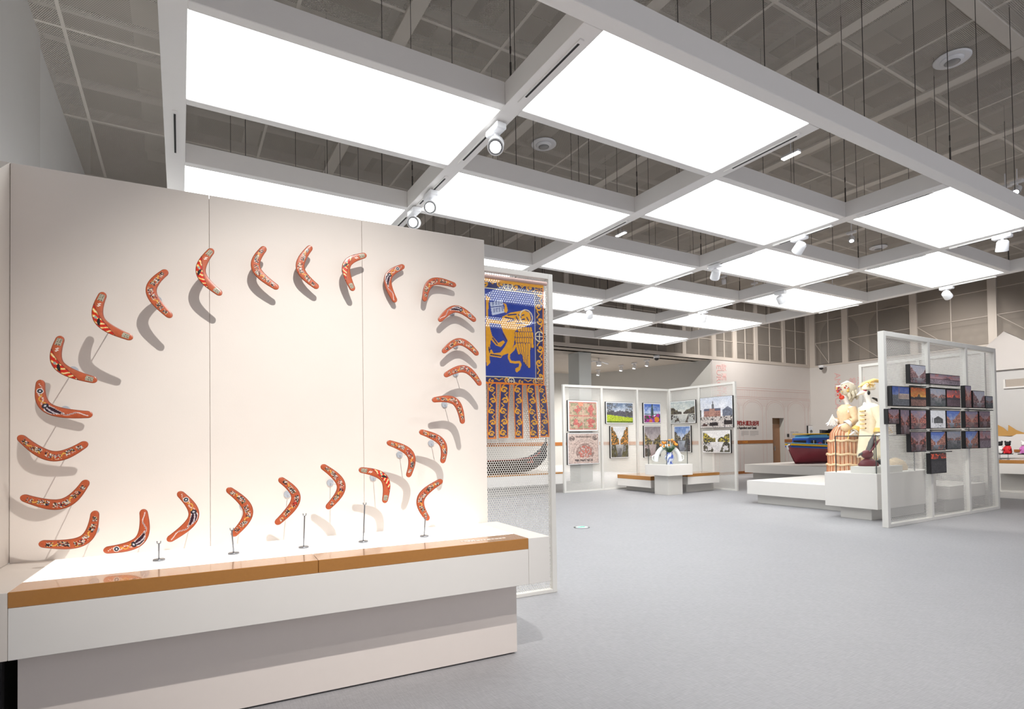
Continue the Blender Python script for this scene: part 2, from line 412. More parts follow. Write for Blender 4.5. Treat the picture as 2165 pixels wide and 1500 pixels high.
tx.box(22.08, 22.35, V1 - .003, V1 - .001, 1.6, 1.63); tx.box(22.4, 22.62, V1 - .003, V1 - .001, 1.6, 1.63)
tx.build('caption_lines', GREYT, wf)
# right wall
wr = struct(box('wall_right', U1, U1 + .3, V0, V1 + .5, 0, ZB, mat('right_wall_paint', srgb(208, 203, 198), .6, noise=.02, nscale=3)))
text('wall_lettering', '美洲', .34, PINKT, (U1 - .004, 13.0, 3.5), (0, -1, 0), EZ, wr)
text('wall_lettering', 'AMERICA', .36, PINKT, (U1 - .004, 13.55, 4.05), (0, 0, -1), (0, -1, 0), wr)
# upper walls behind a framed mesh, with arched recesses
wu = struct(box('wall_upper_far', U0, U1 + .8, V1 + .55, V1 + .75, ZB, 8.5, TAUPE))
wru = struct(box('wall_upper_right', U1 + .5, U1 + .7, V0, V1 + .75, ZB, 8.5, TAUPE))
MESHW = perf_mat('upper_wall_mesh', srgb(170, 160, 150), .03, .40, axes=(0, 2))
MESHW2 = perf_mat('upper_wall_mesh_side', srgb(170, 160, 150), .03, .40, axes=(1, 2))
ARCH = mat('arch_recess', srgb(128, 124, 118), .7, noise=.1, nscale=3)
for cxu in (10.1, 12.35, 14.6, 16.9, 19.2, 21.6):
    pts = [(cxu - .95, ZB + .15)] + [(cxu - .95 * math.cos(t), 5.6 + .95 * math.sin(t)) for t in np.linspace(0, math.pi, 17)] + [(cxu + .95, ZB + .15)]
    MB().prism(pts, 1, V1 + .53, V1 + .55).build('arched_recess', ARCH, wu)
for cyv in (1.0, 3.6, 6.2, 8.8, 11.6, 13.6):
    pts = [(cyv - .8, ZB + .15)] + [(cyv - .8 * math.cos(t), 5.7 + .8 * math.sin(t)) for t in np.linspace(0, math.pi, 13)] + [(cyv + .8, ZB + .15)]
    if cyv > 9: MB().prism(pts, 0, U1 + .48, U1 + .5).build('arched_recess', ARCH, wru)
for k, u in enumerate((0.5, 3.2, 5.8, 8.2, 10.65, 13.25, 15.9, 17.52, 18.72, 20.0, 21.8, 23.45)):
    box('post', u - .09, u + .09, V1, V1 + .1, ZB, ZC, TAUPEL, wu)
posts = (0.5, 3.2, 5.8, 8.2, 10.65, 13.25, 15.9, 17.52, 18.72, 20.0, 21.8, 23.45)
for a, b_ in zip(posts[:-1], posts[1:]):
    box('mesh_panel', a + .09, b_ - .09, V1 + .05, V1 + .052, ZB + .1, ZC, MESHW, wu)
    f = MB().box((a + b_) / 2 - .012, (a + b_) / 2 + .012, V1 + .03, V1 + .06, ZB + .1, ZC)
    for z in (5.15, 5.9): f.box(a, b_, V1 + .03, V1 + .06, z, z + .02)
    f.build('mesh_frame', TAUPEL, wu)
box('rail', U0, 23.5, V1 - .02, V1 + .16, ZB, ZB + .12, TAUPEL, wu)
rp = (-5, -2, .8, 3.4, 5.8, 8.2, 10.58, 13.1, 14.5)
for v in rp: box('post', U1 - .0, U1 + .1, v - .12, v + .12, ZB, ZC, TAUPEL, wru)
for a, b_ in zip(rp[:-1], rp[1:]):
    box('mesh_panel', U1 + .05, U1 + .052, a + .12, b_ - .12, ZB + .1, ZC, MESHW2, wru)
    f = MB().box(U1 + .02, U1 + .06, (a + b_) / 2 - .012, (a + b_) / 2 + .012, ZB + .1, ZC)
    for z in (5.4, 6.3): f.box(U1 + .02, U1 + .06, a, b_, z, z + .02)
    f.tube([(U1 + .04, b_ - .12, 5.4), (U1 + .04, (a + b_) / 2, ZB + .1)], .012, 6)
    f.build('mesh_frame', TAUPEL, wru)
box('rail', U1 - .02, U1 + .16, V0, V1, ZB, ZB + .06, TAUPEL, wru)
# alcove on the left of the mural wall
struct(box('ceiling_alcove', U0, 17.5, V1, 21, ZB, ZB + .1, mat('alcove_soffit', srgb(188, 178, 166), .7, noise=.03, nscale=4)))
struct(MB().prism([(17.37, 14.7), (15.95, 20.6), (16.2, 20.7), (17.62, 14.75)], 2, 0, ZB).build('wall_alcove_side', GREYW))
struct(box('wall_alcove_back', U0, 16.3, 20.6, 20.8, 0, ZB, GREYW))
struct(box('trim_2', U0, 16.0, 20.585, 20.6, 1.17, 1.32, BROWN))
struct(MB().prism([(17.355, 14.7), (15.935, 20.6), (15.95, 20.6), (17.37, 14.7)], 2, 1.17, 1.31).build('trim_3', BROWN))
struct(box('column', ony(1203, 850, 15.9)[0], ony(1251, 850, 15.3)[0], 15.3, 15.9, 0, ZB, mat('column_paint', srgb(220, 222, 218), .6, noise=.01, nscale=3)))
struct(box('baseboard_alcove', U0, 16.2, 20.57, 20.6, 0, .3, WHITE))

# ================================================================== SUSPENDED LIGHT GRID
GU = [-.034, 2.474, 5.037, 7.585, 10.125, 12.704]; GV = [2.981, 4.162, 5.363, 6.567, 7.771, 8.989, 10.166, 11.387, 12.549]
ZG = 4.28; WU, WV, HB = .085, .045, .2
grid = thing('ceiling_light_grid', 'suspended white checkerboard grid of beams and glowing light panels', 'light grid', (0, 0, ZG))
for i, u in enumerate(GU):
    box('long_beam', u - WU, u + WU, GV[0] + WV, GV[-1] - WV, 0, HB, GRIDM, grid, .004)
    for j in range(8):                     # recessed lamp track between the cross beams
        if (i + j) % 2 and i not in (1, 3, 4): continue
        a, b_ = GV[j] + .18, GV[j + 1] - .14
        MB().box(u - .018, u + .018, a, b_, -.03 if i > 2 else -.012, .0).build('lamp_track', GRIDM, grid)
        MB().box(u - .008, u + .008, a + .04, b_ - .1, (-.03 if i > 2 else -.012) - .003, (-.03 if i > 2 else -.012)).build('track_slot', DARK, grid)
for j, v in enumerate(GV):
    wv = WV if j else .08
    if j in (0, 8): box('edge_beam', GU[0] - WU, GU[-1] + WU, v - wv, v + WV, 0, HB, GRIDM, grid, .004); continue
    for i in range(5):
        box('cross_beam', GU[i] + WU, GU[i + 1] - WU, v - wv, v + WV, 0, HB, GRIDM, grid, .004)
for i in range(5):
    for j in range(8):
        if (i + j) % 2: 
            o = MB().box(GU[i] + WU, GU[i + 1] - WU, GV[j] + WV, GV[j + 1] - WV, .012, .02).build('light_panel', PANELM, grid)
            box('panel_housing', GU[i] + WU, GU[i + 1] - WU, GV[j] + WV, GV[j + 1] - WV, .021, .17, GRIDM, grid)
wi = MB().tube([(0, 0, HB), (0, 0, ZC - ZG + .3)], .004, 5).mesh('suspension_wire', WIREM)
hook = MB().tube([(0, 0, HB), (0, 0, HB + .22)], .009, 6).tube([(0, 0, HB + .3), (0, 0, HB + .36)], .008, 6).mesh('turnbuckle', WIREM)
for i, u in enumerate(GU):
    for j, v in enumerate(GV):
        o = link(wi, 'suspension_wire', grid); o.location = (u, v, 0)
        o2 = link(hook, 'turnbuckle', grid); o2.location = (u, v, 0)
        if i < 5 and j % 2 == 0:
            for q in (.3, .7):
                o = link(wi, 'suspension_wire', grid); o.location = (u + (GU[i + 1] - u) * q, v, 0)

# ------------------------------------------------------------------ spotlights
def spotlight(pos, aim, label, watts=0., cone=40., z=None, drop=0., rad=.035, scale=1., group=None, blend=.5, col=(1, .97, .93)):
    """track spotlight hanging at pos (x,y,z of the track underside), head turned to aim"""
    o = thing('track_spotlight', label, 'spotlight', pos, 0, group)
    p = Vector(pos)
    b = MB().box(-.05, .05, -.11, .11, -.06, 0, .008)
    b.build('track_adapter', LAMPW, o)
    if drop: MB().tube([(0, 0, 0), (0, 0, drop)], .012, 8).build('drop_rod', LAMPW, o)
    piv = Vector((0, 0, -.16)) * scale
    d = (Vector(aim) - (p + piv)).normalized()
    MB().tube([(0, 0, -.06), (0, 0, -.09), tuple(piv - d * .02)], .02, 8).build('arm', LAMPW, o)
    a = piv - d * .075; e = piv + d * .075
    hd = MB().tube([a, a + d * .02, e - d * .01, e], [.05, .07, .075, .075], 18).build('lamp_head', LAMPW, o)
    MB().tube([e - d * .004, e + d * .003], .066, 18).build('lens_ring', STEEL, hd)
    ls = MB().tube([e, e + d * .005], .05, 16).build('lens', LENS, hd)
    if watts:
        L = bpy.data.lights.new('spot_lamp', 'SPOT'); L.energy = watts; L.spot_size = math.radians(cone); L.spot_blend = blend
        L.shadow_soft_size = rad; L.color = col
        lo = bpy.data.objects.new('spot_lamp', L); COL.objects.link(lo); lo.parent = o
        lo.location = e + d * .02; lo.rotation_euler = d.to_track_quat('-Z', 'Y').to_euler()
    return o
ZT = ZG - .012
def gspot(px, py, aim, label, w_=0, cone=40, snap=None, **k):
    p = onz(px, py, ZT); u = min(GU, key=lambda a: abs(a - p[0]))
    return spotlight((u, p[1], ZT), aim, label, w_, cone, **k)
gspot(1043, 268, (.4, 1.5, 1.), 'white track spotlight pointing at the viewer, nearest of all on the ceiling grid', 25, 35)
gspot(908, 408, (-.2, 1.5, 1.6), 'upper of two white track spotlights just above the boomerang wall edge', 20, 35)
gspot(873, 443, (-.9, 1.5, 1.9), 'lower of two white track spotlights just above the boomerang wall edge', 20, 35)
gspot(1690, 500, (9.0, 9, .8), 'white track spotlight hanging under the grid between two large right light panels', 120, 40)
gspot(2118, 496, (11.5, 4.3, .3), 'white track spotlight on the grid at the right edge of the picture', 160, 45)
gspot(1517, 561, (9.9, 9.6, .7), 'white tilted track spotlight under the middle of the ceiling grid', 180, 32)
gspot(1653, 617, (12.4, 6.85, 1.6), 'white tilted track spotlight on the grid above the canal pictures and the door', 150, 40)
gspot(2001, 606, (17.0, 5.1, 2.0), 'white track spotlight above the tall mesh screen of small pictures', 420, 60)
gspot(1240, 649, (9.8, 12.3, 1.6), 'white tilted track spotlight above the left end of the canal picture screen', 170, 40)
gspot(1490, 659, (11.4, 10.9, 1.1), 'white upright track spotlight above the tulip vase showcase', 150, 40)
for k, (px, py, aim, lab, w_) in enumerate((
        (2125, 392, (12.2, 6.9, 1.8), 'left one of the two lit ceiling spotlights at the upper right edge', 210),
        (2150, 382, (10.5, 5.3, 1.1), 'right one of the two lit ceiling spotlights at the upper right edge', 160),
        (1800, 490, (12.4, 6.7, 1.8), 'lit ceiling spotlight seen through the grid opening above the mannequins', 210),
        (1530, 583, (19.0, 14.4, 2.2), 'left of two ceiling spotlights seen through the grid in front of the mural', 470),
        (1595, 598, (21.8, 14.4, 2.2), 'right of two ceiling spotlights seen through the grid in front of the mural', 470),
        (1760, 604, (18.9, 12.2, .9), 'ceiling spotlight seen through the grid above the model boat', 420),
        (2005, 548, (23.5, 9.5, 2.5), 'small ceiling spotlight in the far right grid opening', 610))):
    p = onz(px, py, 6.75); spotlight((p[0], p[1], 6.75), aim, lab, w_, 100 if 450 < w_ else 38, drop=.25, scale=1.2, blend=.9 if w_ > 450 else .5)
# the lamp whose hard shadows fall on the boomerang wall: it hangs above the viewer, outside the picture
kp = (.73, .24, 5.06)
spotlight(kp, tuple(Q0 + RL @ np.array([-1.15, .3, 1.35])), 'white spotlight hanging above the viewer in front of the boomerang wall', KEY_W, 50, drop=1.9, rad=.03, blend=1.0)
spotlight((3.6, -.6, 5.06), (4.6, 2.2, 0), 'added white spotlight, unseen above the viewer, brightening the near floor', 420, 95, drop=1.9, rad=.05, blend=.9)  # added lamp out of view to brighten the near floor
ul = thing('added_uplight', 'added white floor uplight, unseen behind the boomerang wall, brightening the left wall', 'uplight', (.1, 7.6, 0))  # added lamp, never in view; lifts the brightness of the left wall
MB().lathe([(.16, 0), (.16, .02), (.03, .03), (.03, .12)], 20).build('base', LAMPW, ul); hd = MB().tube([(.05, 0, .12), (-.1, .03, .26)], [.09, .1], 16).build('lamp_head', LAMPW, ul); MB().tube([(-.1, .03, .26), (-.104, .031, .264)], .085, 16).build('lens', LENS, hd)
L = bpy.data.lights.new('added_flood', 'SPOT'); L.energy = 330; L.spot_size = math.radians(85); L.spot_blend = .8; L.shadow_soft_size = .08
lo = bpy.data.objects.new('added_flood', L); COL.objects.link(lo); lo.parent = ul; lo.location = (-.12, .035, .28); lo.rotation_euler = Vector((-1.7, 1.2, 3.6)).to_track_quat('-Z', 'Y').to_euler()
# soffit lamps in the alcove, domes
for k, (px, py) in enumerate(((1276, 783), (1325, 773), (1353, 768), (1380, 762))):
    p = onz(px, py, ZB); spotlight((p[0] - .3, p[1], ZB), (p[0] - 1.2, p[1] + .4, 0), ('first', 'second', 'third', 'last')[k] + ' white track spotlight from the column under the alcove soffit', 420, 140, blend=.9)
p = onz(1266, 758, ZB)
o = thing('double_spotlight', 'white lit twin-arm spotlight under the alcove soffit beside the column', 'spotlight', (p[0], p[1], ZB))
MB().tube([(0, 0, 0), (0, 0, -.12)], .02, 8).build('stem', LAMPW, o)
for a in (0.2, 3.5): MB().tube([(0, 0, -.1), (.5 * math.cos(a), .5 * math.sin(a), -.16)], [.03, .06], 8, flat=.4).build('arm', LAMPW, o)
MB().lathe([(.09, -.26), (.1, -.12), (.04, -.1)], 16).build('lamp_head', LAMPW, o); MB().lathe([(.07, -.268), (.07, -.262)], 16).build('lens', LENS, o)
for k, (px, py, z) in enumerate(((1388, 752, ZB), (1293, 792, ZB), (1760, 777, ZB))):
    p = onz(px, py, z) if k < 2 else np.array([U1 - .35, 13.9, ZB])
    o = thing('dome_camera', ('white dome camera with black eye in the middle of the alcove soffit', 'white dome camera with black eye in the alcove corner', 'white dome camera with black eye at the corner of the mural wall')[k], 'camera', p)
    MB().lathe([(.1, -.1), (.11, -.02), (.11, 0)], 16).build('housing', LAMPW, o)
    MB().ball((0, 0, -.1), .085, 12, 8).build('dome', BLACK, o)
    if k == 2: box('bracket', -.04, .36, -.04, .04, -.05, 0, LAMPW, o)
for k, (px, py) in enumerate(((1672, 331), (1313, 497))):
    p = onz(px, py, 6.6); o = thing('batten_light', ('small lit white batten high above the large right light panel', 'small lit white batten high above the middle light panels')[k], 'light', (p[0], p[1], 6.6))
    box('housing', -.05, .05, -.17, .17, .02, .06, LAMPW, o, .004); box('diffuser', -.045, .045, -.165, .165, 0, .02, mat('batten_diffuser', srgb(255, 255, 255), .4, emit=3), o); MB().tube([(0, 0, .06), (0, 0, .42)], .008, 6).build('drop_rod', LAMPW, o)
# exit arrow let into the floor
p = onz(1230, 1116, 0)
o = thing('floor_guide_light', 'round green arrow guide light set in the floor', 'floor light', (p[0], p[1], 0))
MB().lathe([(.13, .0), (.13, .006), (.11, .008)], 28).build('rim', STEEL, o)
MB().lathe([(.108, .006), (.1, .009)], 28).build('disc', mat('guide_disc', srgb(214, 222, 218), .4, noise=.02), o)
MB().prism([(-.07, -.02), (.01, -.02), (.01, -.045), (.07, 0), (.01, .045), (.01, .02), (-.07, .02)], 2, .009, .011).build('arrow', mat('guide_green', srgb(40, 190, 150), .4, emit=.4), o)

# ================================================================== BOOMERANG WALL
wallT = thing('display_wall', 'tall cream panel wall holding the ring of boomerangs', 'display wall', tuple(Q0), QR)
XS = (-2.79, -1.824, -.875, .073)
for a, b_ in zip(XS[:-1], XS[1:]):
    box('wall_panel', a + .0008, b_ - .0008, .6, .66, .0, 3.0, WALLP, wallT, .002)
box('core', XS[0], XS[-1] - .003, .66, .74, 0, 2.998, WALLP, wallT)
retp = thing('return_panel', 'narrow cream side panel at the left edge, standing on the plinth', 'wall panel', tuple(Q0), QR)
MB().prism([(.66, .802), (.66, 3.0), (.6, 3.0), (-.1, 2.55), (-.1, .802)], 0, -2.9, XS[0] - .001).build('side_panel', mat('side_panel_shaded', srgb(212, 204, 196), .55, noise=.02, nscale=5), retp)  # wall cream darkened: the shadow on this panel is put into its colour
plinth = thing('display_plinth', 'long white plinth with bronze edge below the boomerangs', 'plinth', tuple(Q0), QR)
ZTOP = .80
XL, XR, YF = -3.1, .146, -.2
box('base', -2.605, 0, 0, .5, 0.012, .505, mat('plinth_base_paint', srgb(226, 216, 209), .55, noise=.015, nscale=20, bump=.02), plinth)
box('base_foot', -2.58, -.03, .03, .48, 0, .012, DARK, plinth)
box('body', -2.59, -.012, YF, .598, .505, .731, WHITE, plinth, .002)
box('end_block', -.0105, XR, YF, .598, .505, ZTOP, WHITE, plinth, .002)
box('end_block', XL, -2.5915, YF, .598, .505, ZTOP, mat('plinth_end_paint', srgb(218, 210, 202), .45, noise=.015, nscale=8), plinth, .002)
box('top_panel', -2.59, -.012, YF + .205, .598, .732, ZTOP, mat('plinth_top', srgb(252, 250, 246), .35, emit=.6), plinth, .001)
for a, b_ in ((-2.59, -1.302), (-1.3, -.012)): box('bronze_edge', a, b_, YF - .001, YF + .203, .732, ZTOP + .001, BRONZE, plinth, .002)
lb = MB(); xx = -.42
random.seed(3)
for r, (n, x0) in enumerate(((4, -.43), (11, -.40))):
    xx = x0
    for k in range(n):
        wd = random.uniform(.012, .026); lb.box(xx, xx + wd, YF + .11 - r * .026, YF + .126 - r * .026, ZTOP + .001, ZTOP + .0025); xx += wd + .006
lb.build('caption_marks', mat('caption_white', srgb(235, 232, 228), .5, noise=.01), plinth)
cab = thing('black_box', 'black box filling the gap under the left end of the plinth', 'box', tuple(Q0 + RL @ np.array([-2.95, .06, 0])), QR)  # plain black box fills the gap beside the base
box('case', -.3, .28, 0, .45, 0, .46, BLACK, cab, .006); box('lid', -.29, .27, -.008, .45, .2, .4, DARK, cab, .004)

# boomerangs: (tip, bend, tip) in photo pixels, stand-off from the wall, design
def z1(x, y): return (x / 3.571, 480 + y / 3.571)
def z2(x, y): return (x / 3.571, 860 + y / 3.571)
def z3(x, y): return (450 + x / 3.571, 480 + y / 3.571)
def z4(x, y): return (400 + x / 2.7756, 860 + y / 2.7756)
BM = [
 (z1, (1608, 168), (1517, 345), (1675, 512), .187, 'f', 'flame-painted boomerang at the upper left, crossing the first panel seam'),
 (z1, (1265, 330), (1142, 488), (1297, 683), .209, 'a', 'animal-painted boomerang left of the first panel seam, bend to the left'),
 (z1, (786, 495), (752, 705), (1003, 842), .272, 'f', 'upper of the two flame-painted boomerangs at the left'),
 (z1, (465, 825), (445, 1045), (734, 1162), .275, 'f', 'lower of the two flame-painted boomerangs at the left'),
 (z1, (310, 1155), (362, 1368), (700, 1418), .32, 'r', 'kangaroo-painted boomerang standing like an L at the far left'),
 (z2, (140, 220), (400, 375), (660, 270), .32, 'a', 'animal-painted boomerang lying like a smile, leftmost, upper of two'),
 (z2, (155, 680), (470, 735), (660, 555), .33, 'a', 'animal-painted boomerang lying like a smile at far left, lower of two'),
 (z2, (292, 1035), (630, 1010), (718, 786), .34, 'a', 'animal-painted boomerang at the lower left corner of the ring with grey wall disc'),
 (z2, (780, 1087), (1055, 1010), (1080, 775), .34, 'r', 'kangaroo-painted boomerang at the bottom left, touching down by the plinth'),
 (z2, (1344, 645), (1462, 830), (1262, 1015), .34, 'r', 'kangaroo-painted boomerang at the bottom, bend to the right, above the shortest stand'),
 (z2, (1712, 618), (1873, 790), (1750, 978), .36, 'a', 'animal-painted boomerang whose lower tip rests in the second stand'),
 (z3, (397, 152), (325, 310), (496, 466), .112, 'a', 'animal-painted boomerang in the top row just right of the first panel seam'),
 (z3, (745, 146), (660, 310), (798, 462), .09, 'a', 'animal-painted boomerang at the top centre, bend to the left'),
 (z3, (1160, 212), (1010, 290), (1063, 483), .113, 'f', 'flame-painted boomerang at the top by the second panel seam'),
 (z3, (1446, 295), (1322, 388), (1382, 570), .05, 'r', 'kangaroo-painted boomerang close to the wall right of the second seam'),
 (z3, (1836, 444), (1655, 418), (1597, 563), .073, 'a', 'animal-painted boomerang at the upper right, bent like a roof'),
 (z3, (1984, 712), (1835, 620), (1707, 713), .091, 'r', 'kangaroo-painted boomerang on the right, topmost of three arches'),
 (z3, (2003, 969), (1868, 868), (1735, 950), .105, 'a', 'animal-painted boomerang on the right, middle of three arches'),
 (z3, (2022, 1198), (1905, 1075), (1747, 1127), .19, 'a', 'animal-painted boomerang on the right, lowest of three arches'),
 (z3, (1887, 1488), (1828, 1320), (1655, 1310), .2, 'a', 'animal-painted boomerang at the right below the three arches'),
 (z4, (1350, 146), (1482, 212), (1485, 333), .2, 'a', 'animal-painted boomerang at the lower right, upper of the pair with grey discs'),
 (z4, (1160, 209), (1298, 282), (1283, 415), .23, 'a', 'animal-painted boomerang at the lower right, lower of the pair with grey discs'),
 (z4, (995, 371), (1143, 422), (1145, 567), .26, 'f', 'flame-painted boomerang near the bottom right'),
 (z4, (1486, 433), (1360, 540), (1405, 667), .33, 'a', 'animal-painted boomerang held by the last stand on the plinth'),
 (z4, (774, 345), (892, 465), (805, 600), .33, 'a', 'animal-painted boomerang at the bottom centre above the middle stand'),
 (z4, (526, 422), (626, 540), (506, 691), .36, 'a', 'animal-painted boomerang at the bottom, left of the middle stand'),
]
def boom_paint(S, T, kind, sd):
    C = np.zeros(S.shape + (3,)); C[:] = np.array([188, 90, 52]) / 255.
    C *= (.93 + .14 * fbm(S * 30, T * 2 + 5, sd))[..., None]
    def put(mask, rgb): C[mask] = np.array(rgb) / 255.
    L = .42; X = S * L; Y = T * .028           # metres
    edge = np.abs(T) > .86; C[edge] *= .8
    if kind == 'f':
        q = (S - .5) / .27; lim = -.35 + 1.25 * q * q
        ins = (np.abs(q) < 1) & (T > lim) & (T < .9)
        put((np.abs(q) < 1.02) & (np.abs(T - lim) < .10), (70, 30, 40)); put(ins, (206, 34, 20))
        fl = ins & (np.sin(S * 70 + T * 5 + 3 * fbm(S * 20, T * 2, sd)) > .45); put(fl, (246, 190, 60))
        fl = ins & (np.sin(S * 70 + T * 5 + 3 * fbm(S * 20, T * 2, sd)) > .85); put(fl, (250, 236, 190))
        k = ins & (((S - .49) / .05) ** 2 + ((T - .3 - 8 * (S - .49)) / .3) ** 2 < 1); put(k, (26, 22, 24))
        k = ins & (((S - .42) / .02) ** 2 + ((T - .4) / .22) ** 2 < 1); put(k, (150, 170, 160))
        for (a, b_) in ((.04, .15), (.85, .95)):
            h = (S > a) & (S < b_) & (np.abs(T) < .62); put(h, (206, 206, 184))
            h2 = h & ((np.sin(S * 420 + T * 6) > .35) | (np.sin(S * 420 - T * 6) > .55)); put(h2, (110, 92, 72))
        h = (S > .19) & (S < .255) & (np.abs(T + .1 + .2 * np.sin(S * 200)) < .16); put(h, (240, 232, 220))
    elif kind == 'r':
        w_ = .35 * np.sin(S * 38)
        put((np.abs(T - w_) < .15) & (S > .05) & (S < .40) & (np.sin(S * 300) > -.2), (236, 226, 214))
        put((np.abs(T + w_) < .12) & (S > .22) & (S < .40), (226, 170, 70))
        d = np.hypot((S - .17) * 15, (T - 0) * .9); put(d < .55, (30, 30, 44)); put((d < .62) & (d > .48), (236, 232, 226)); put(d < .2, (220, 224, 232))
        body = ((S - .53) / .12) ** 2 + ((T - .1) / (.6 - 2.6 * (S - .5))) ** 2
        put((body < 1.25) & (S > .38), (236, 226, 220)); put((body < .95) & (S > .38), (52, 18, 34))
        put((body < .9) & (S > .38) & (np.abs(T - .25 - 2 * (S - .5)) < .12), (200, 190, 196))
        put((np.hypot((S - .40) * 16, T * .9) < .55), (40, 36, 46)); put((np.hypot((S - .40) * 16, T * .9) < .2), (220, 220, 225))
        put((np.abs(T - .35 * np.sin((S - .6) * 22)) < .13) & (S > .62) & (S < .95), (226, 206, 200))
        put((np.abs(T - .35 * np.sin((S - .6) * 22)) < .05) & (S > .62) & (S < .8), (70, 50, 66))
    else:
        n1 = fbm(S * 70, T * 4.5, sd, 2); n2 = fbm(S * 95, T * 6, sd + 9, 2); n3 = vnoise(S * 80, T * 5, sd + 4)
        seg_ = ((S > .08) & (S < .17)) | ((S > .21) & (S < .37)) | ((S > .41) & (S < .62)) | ((S > .68) & (S < .8)) | ((S > .84) & (S < .91))
        band = np.abs(T - .2 * np.sin(S * 16 + sd)) < .5
        put(seg_ & band & (n1 > .42), (34, 26, 30)); put(seg_ & band & (n2 > .62), (226, 220, 206)); put(seg_ & band & (n3 > .86), (226, 176, 76))
        put(seg_ & band & (n3 < .08), (120, 126, 150))
        put((np.abs(T - .3 * np.sin(S * 45)) < .13) & (((S > .16) & (S < .22)) | ((S > .62) & (S < .69))), (230, 180, 80))
        put(band & (S > .44) & (S < .6) & (n2 < .34), (190, 46, 30))
    return C
random.seed(11)
for k, (zf, a, m_, b_, d, kd, lab) in enumerate(BM):
    yl = .6 - d
    T1, M0, T2 = [loc(*zf(*p), yl)[[0, 2]] for p in (a, m_, b_)]
    wq = 1.7; Cn = ((2 + 2 * wq) * M0 - T1 - T2) / (2 * wq)
    tt = np.linspace(0, 1, 161); den = ((1 - tt) ** 2 + 2 * wq * tt * (1 - tt) + tt ** 2)[:, None]
    P = ((1 - tt)[:, None] ** 2 * T1 + 2 * wq * (tt * (1 - tt))[:, None] * Cn + tt[:, None] ** 2 * T2) / den
    ln = np.r_[0, np.cumsum(np.linalg.norm(np.diff(P, axis=0), axis=1))]; Ltot = ln[-1]
    NS, NT = 141, 21
    S = .5 - .5 * np.cos(np.linspace(0, math.pi, NS)); S = .55 * S + .45 * np.linspace(0, 1, NS); S[0] = 0; S[-1] = 1
    Pc = np.stack([np.interp(S * Ltot, ln, P[:, q]) for q in (0, 1)], 1)
    tg = np.gradient(Pc, axis=0); tg /= np.linalg.norm(tg, axis=1)[:, None]; nr = np.stack([-tg[:, 1], tg[:, 0]], 1)
    if (nr[NS // 2] @ (Cn - (T1 + T2) / 2)) < 0: nr = -nr                       # t=+1 is the outer side
    e = np.minimum(S, 1 - S) * Ltot
    hw = (.0185 + .0085 * np.sin(math.pi * S) ** 1.5) * np.sqrt(np.clip(1 - np.clip(1 - e / .022, 0, 1) ** 2, 0.0004, 1))
    T = np.linspace(-1, 1, NT)
    PX = Pc[:, None, :] + nr[:, None, :] * (hw[:, None] * T[None])[..., None]
    th = .0055 * np.sqrt(np.clip(1 - .75 * T ** 2, 0, 1)) 
    front = np.stack([PX[..., 0], np.broadcast_to(yl - th, PX.shape[:2]), PX[..., 1]], -1)
    Sg, Tg = np.meshgrid(S, T, indexing='ij')
    col = boom_paint(Sg, Tg, kd, k)
    # closed shell: front sheet, then back sheet returning
    backp = front.copy()[:, ::-1]; backp[..., 1] = yl + .0055
    full = np.concatenate([front, backp, front[:, :1]], 1)
    brown = np.zeros_like(col); brown[:] = np.array([150, 62, 36]) / 255.
    fc = np.concatenate([col, brown, col[:, :1]], 1)
    cen = np.array([M0[0], yl, M0[1]])
    bo = gridmesh('boomerang', full - cen, fc, BOOM)
    tag(bo, lab, 'boomerang', 'painted boomerangs in a ring on the wall')
    bo.location = Q0 + RL @ cen; bo.rotation_euler = (0, 0, QR)
    if 'last stand' not in lab:
        mx_ = M0 - .012 * (Cn - (T1 + T2) / 2) / np.linalg.norm(Cn - (T1 + T2) / 2)
        MB().tube([(mx_[0], .592, mx_[1]), (mx_[0], yl + .004, mx_[1])], .0028, 8).build('mount_rod', CLEARP, wallT)
        MB().tube([(mx_[0], .6, mx_[1]), (mx_[0], .588, mx_[1])], [.024, .022], 16).build('mount_disc', mat('mount_disc_grey', srgb(176, 182, 190), .35, noise=.02), wallT)
# little fork stands on the plinth
for k, (bx, by, tx_, ty) in enumerate(((336, 1186, 336, 1150), (494, 1172, 490, 1122), (642, 1159, 644, 1091), (768, 1147, 771, 1068), (897, 1135.5, 899, 1098))):
    d = RL.T @ ray(bx, by); o_ = RL.T @ (np.array([0, 0, H]) - Q0); pb = o_ + (ZTOP + .001 - o_[2]) / d[2] * d
    pt = loc(tx_, ty, pb[1])
    st = thing('fork_stand', ('shortest steel fork stand, leftmost on the plinth', 'second steel fork stand from the left holding a boomerang tip', 'third steel fork stand, empty, in the middle of the plinth', 'tallest empty steel fork stand, second from the right', 'rightmost steel fork stand on the plinth under a boomerang')[k], 'stand', tuple(Q0 + RL @ pb), QR, 'fork stands on the boomerang plinth')
    top = np.array([pt[0] - pb[0], 0, pt[2] - pb[2]])
    MB().lathe([(.03, 0), (.03, .008), (.027, .01)], 20).build('base_disc', STEEL, st)
    MB().tube([(0, 0, .008), tuple(top)], .0042, 8).build('rod', STEEL, st)
    MB().tube([top + [-.009, 0, .014], top + [-.008, 0, .002], top, top + [.008, 0, .002], top + [.009, 0, .014]], .003, 6).build('fork', STEEL, st)

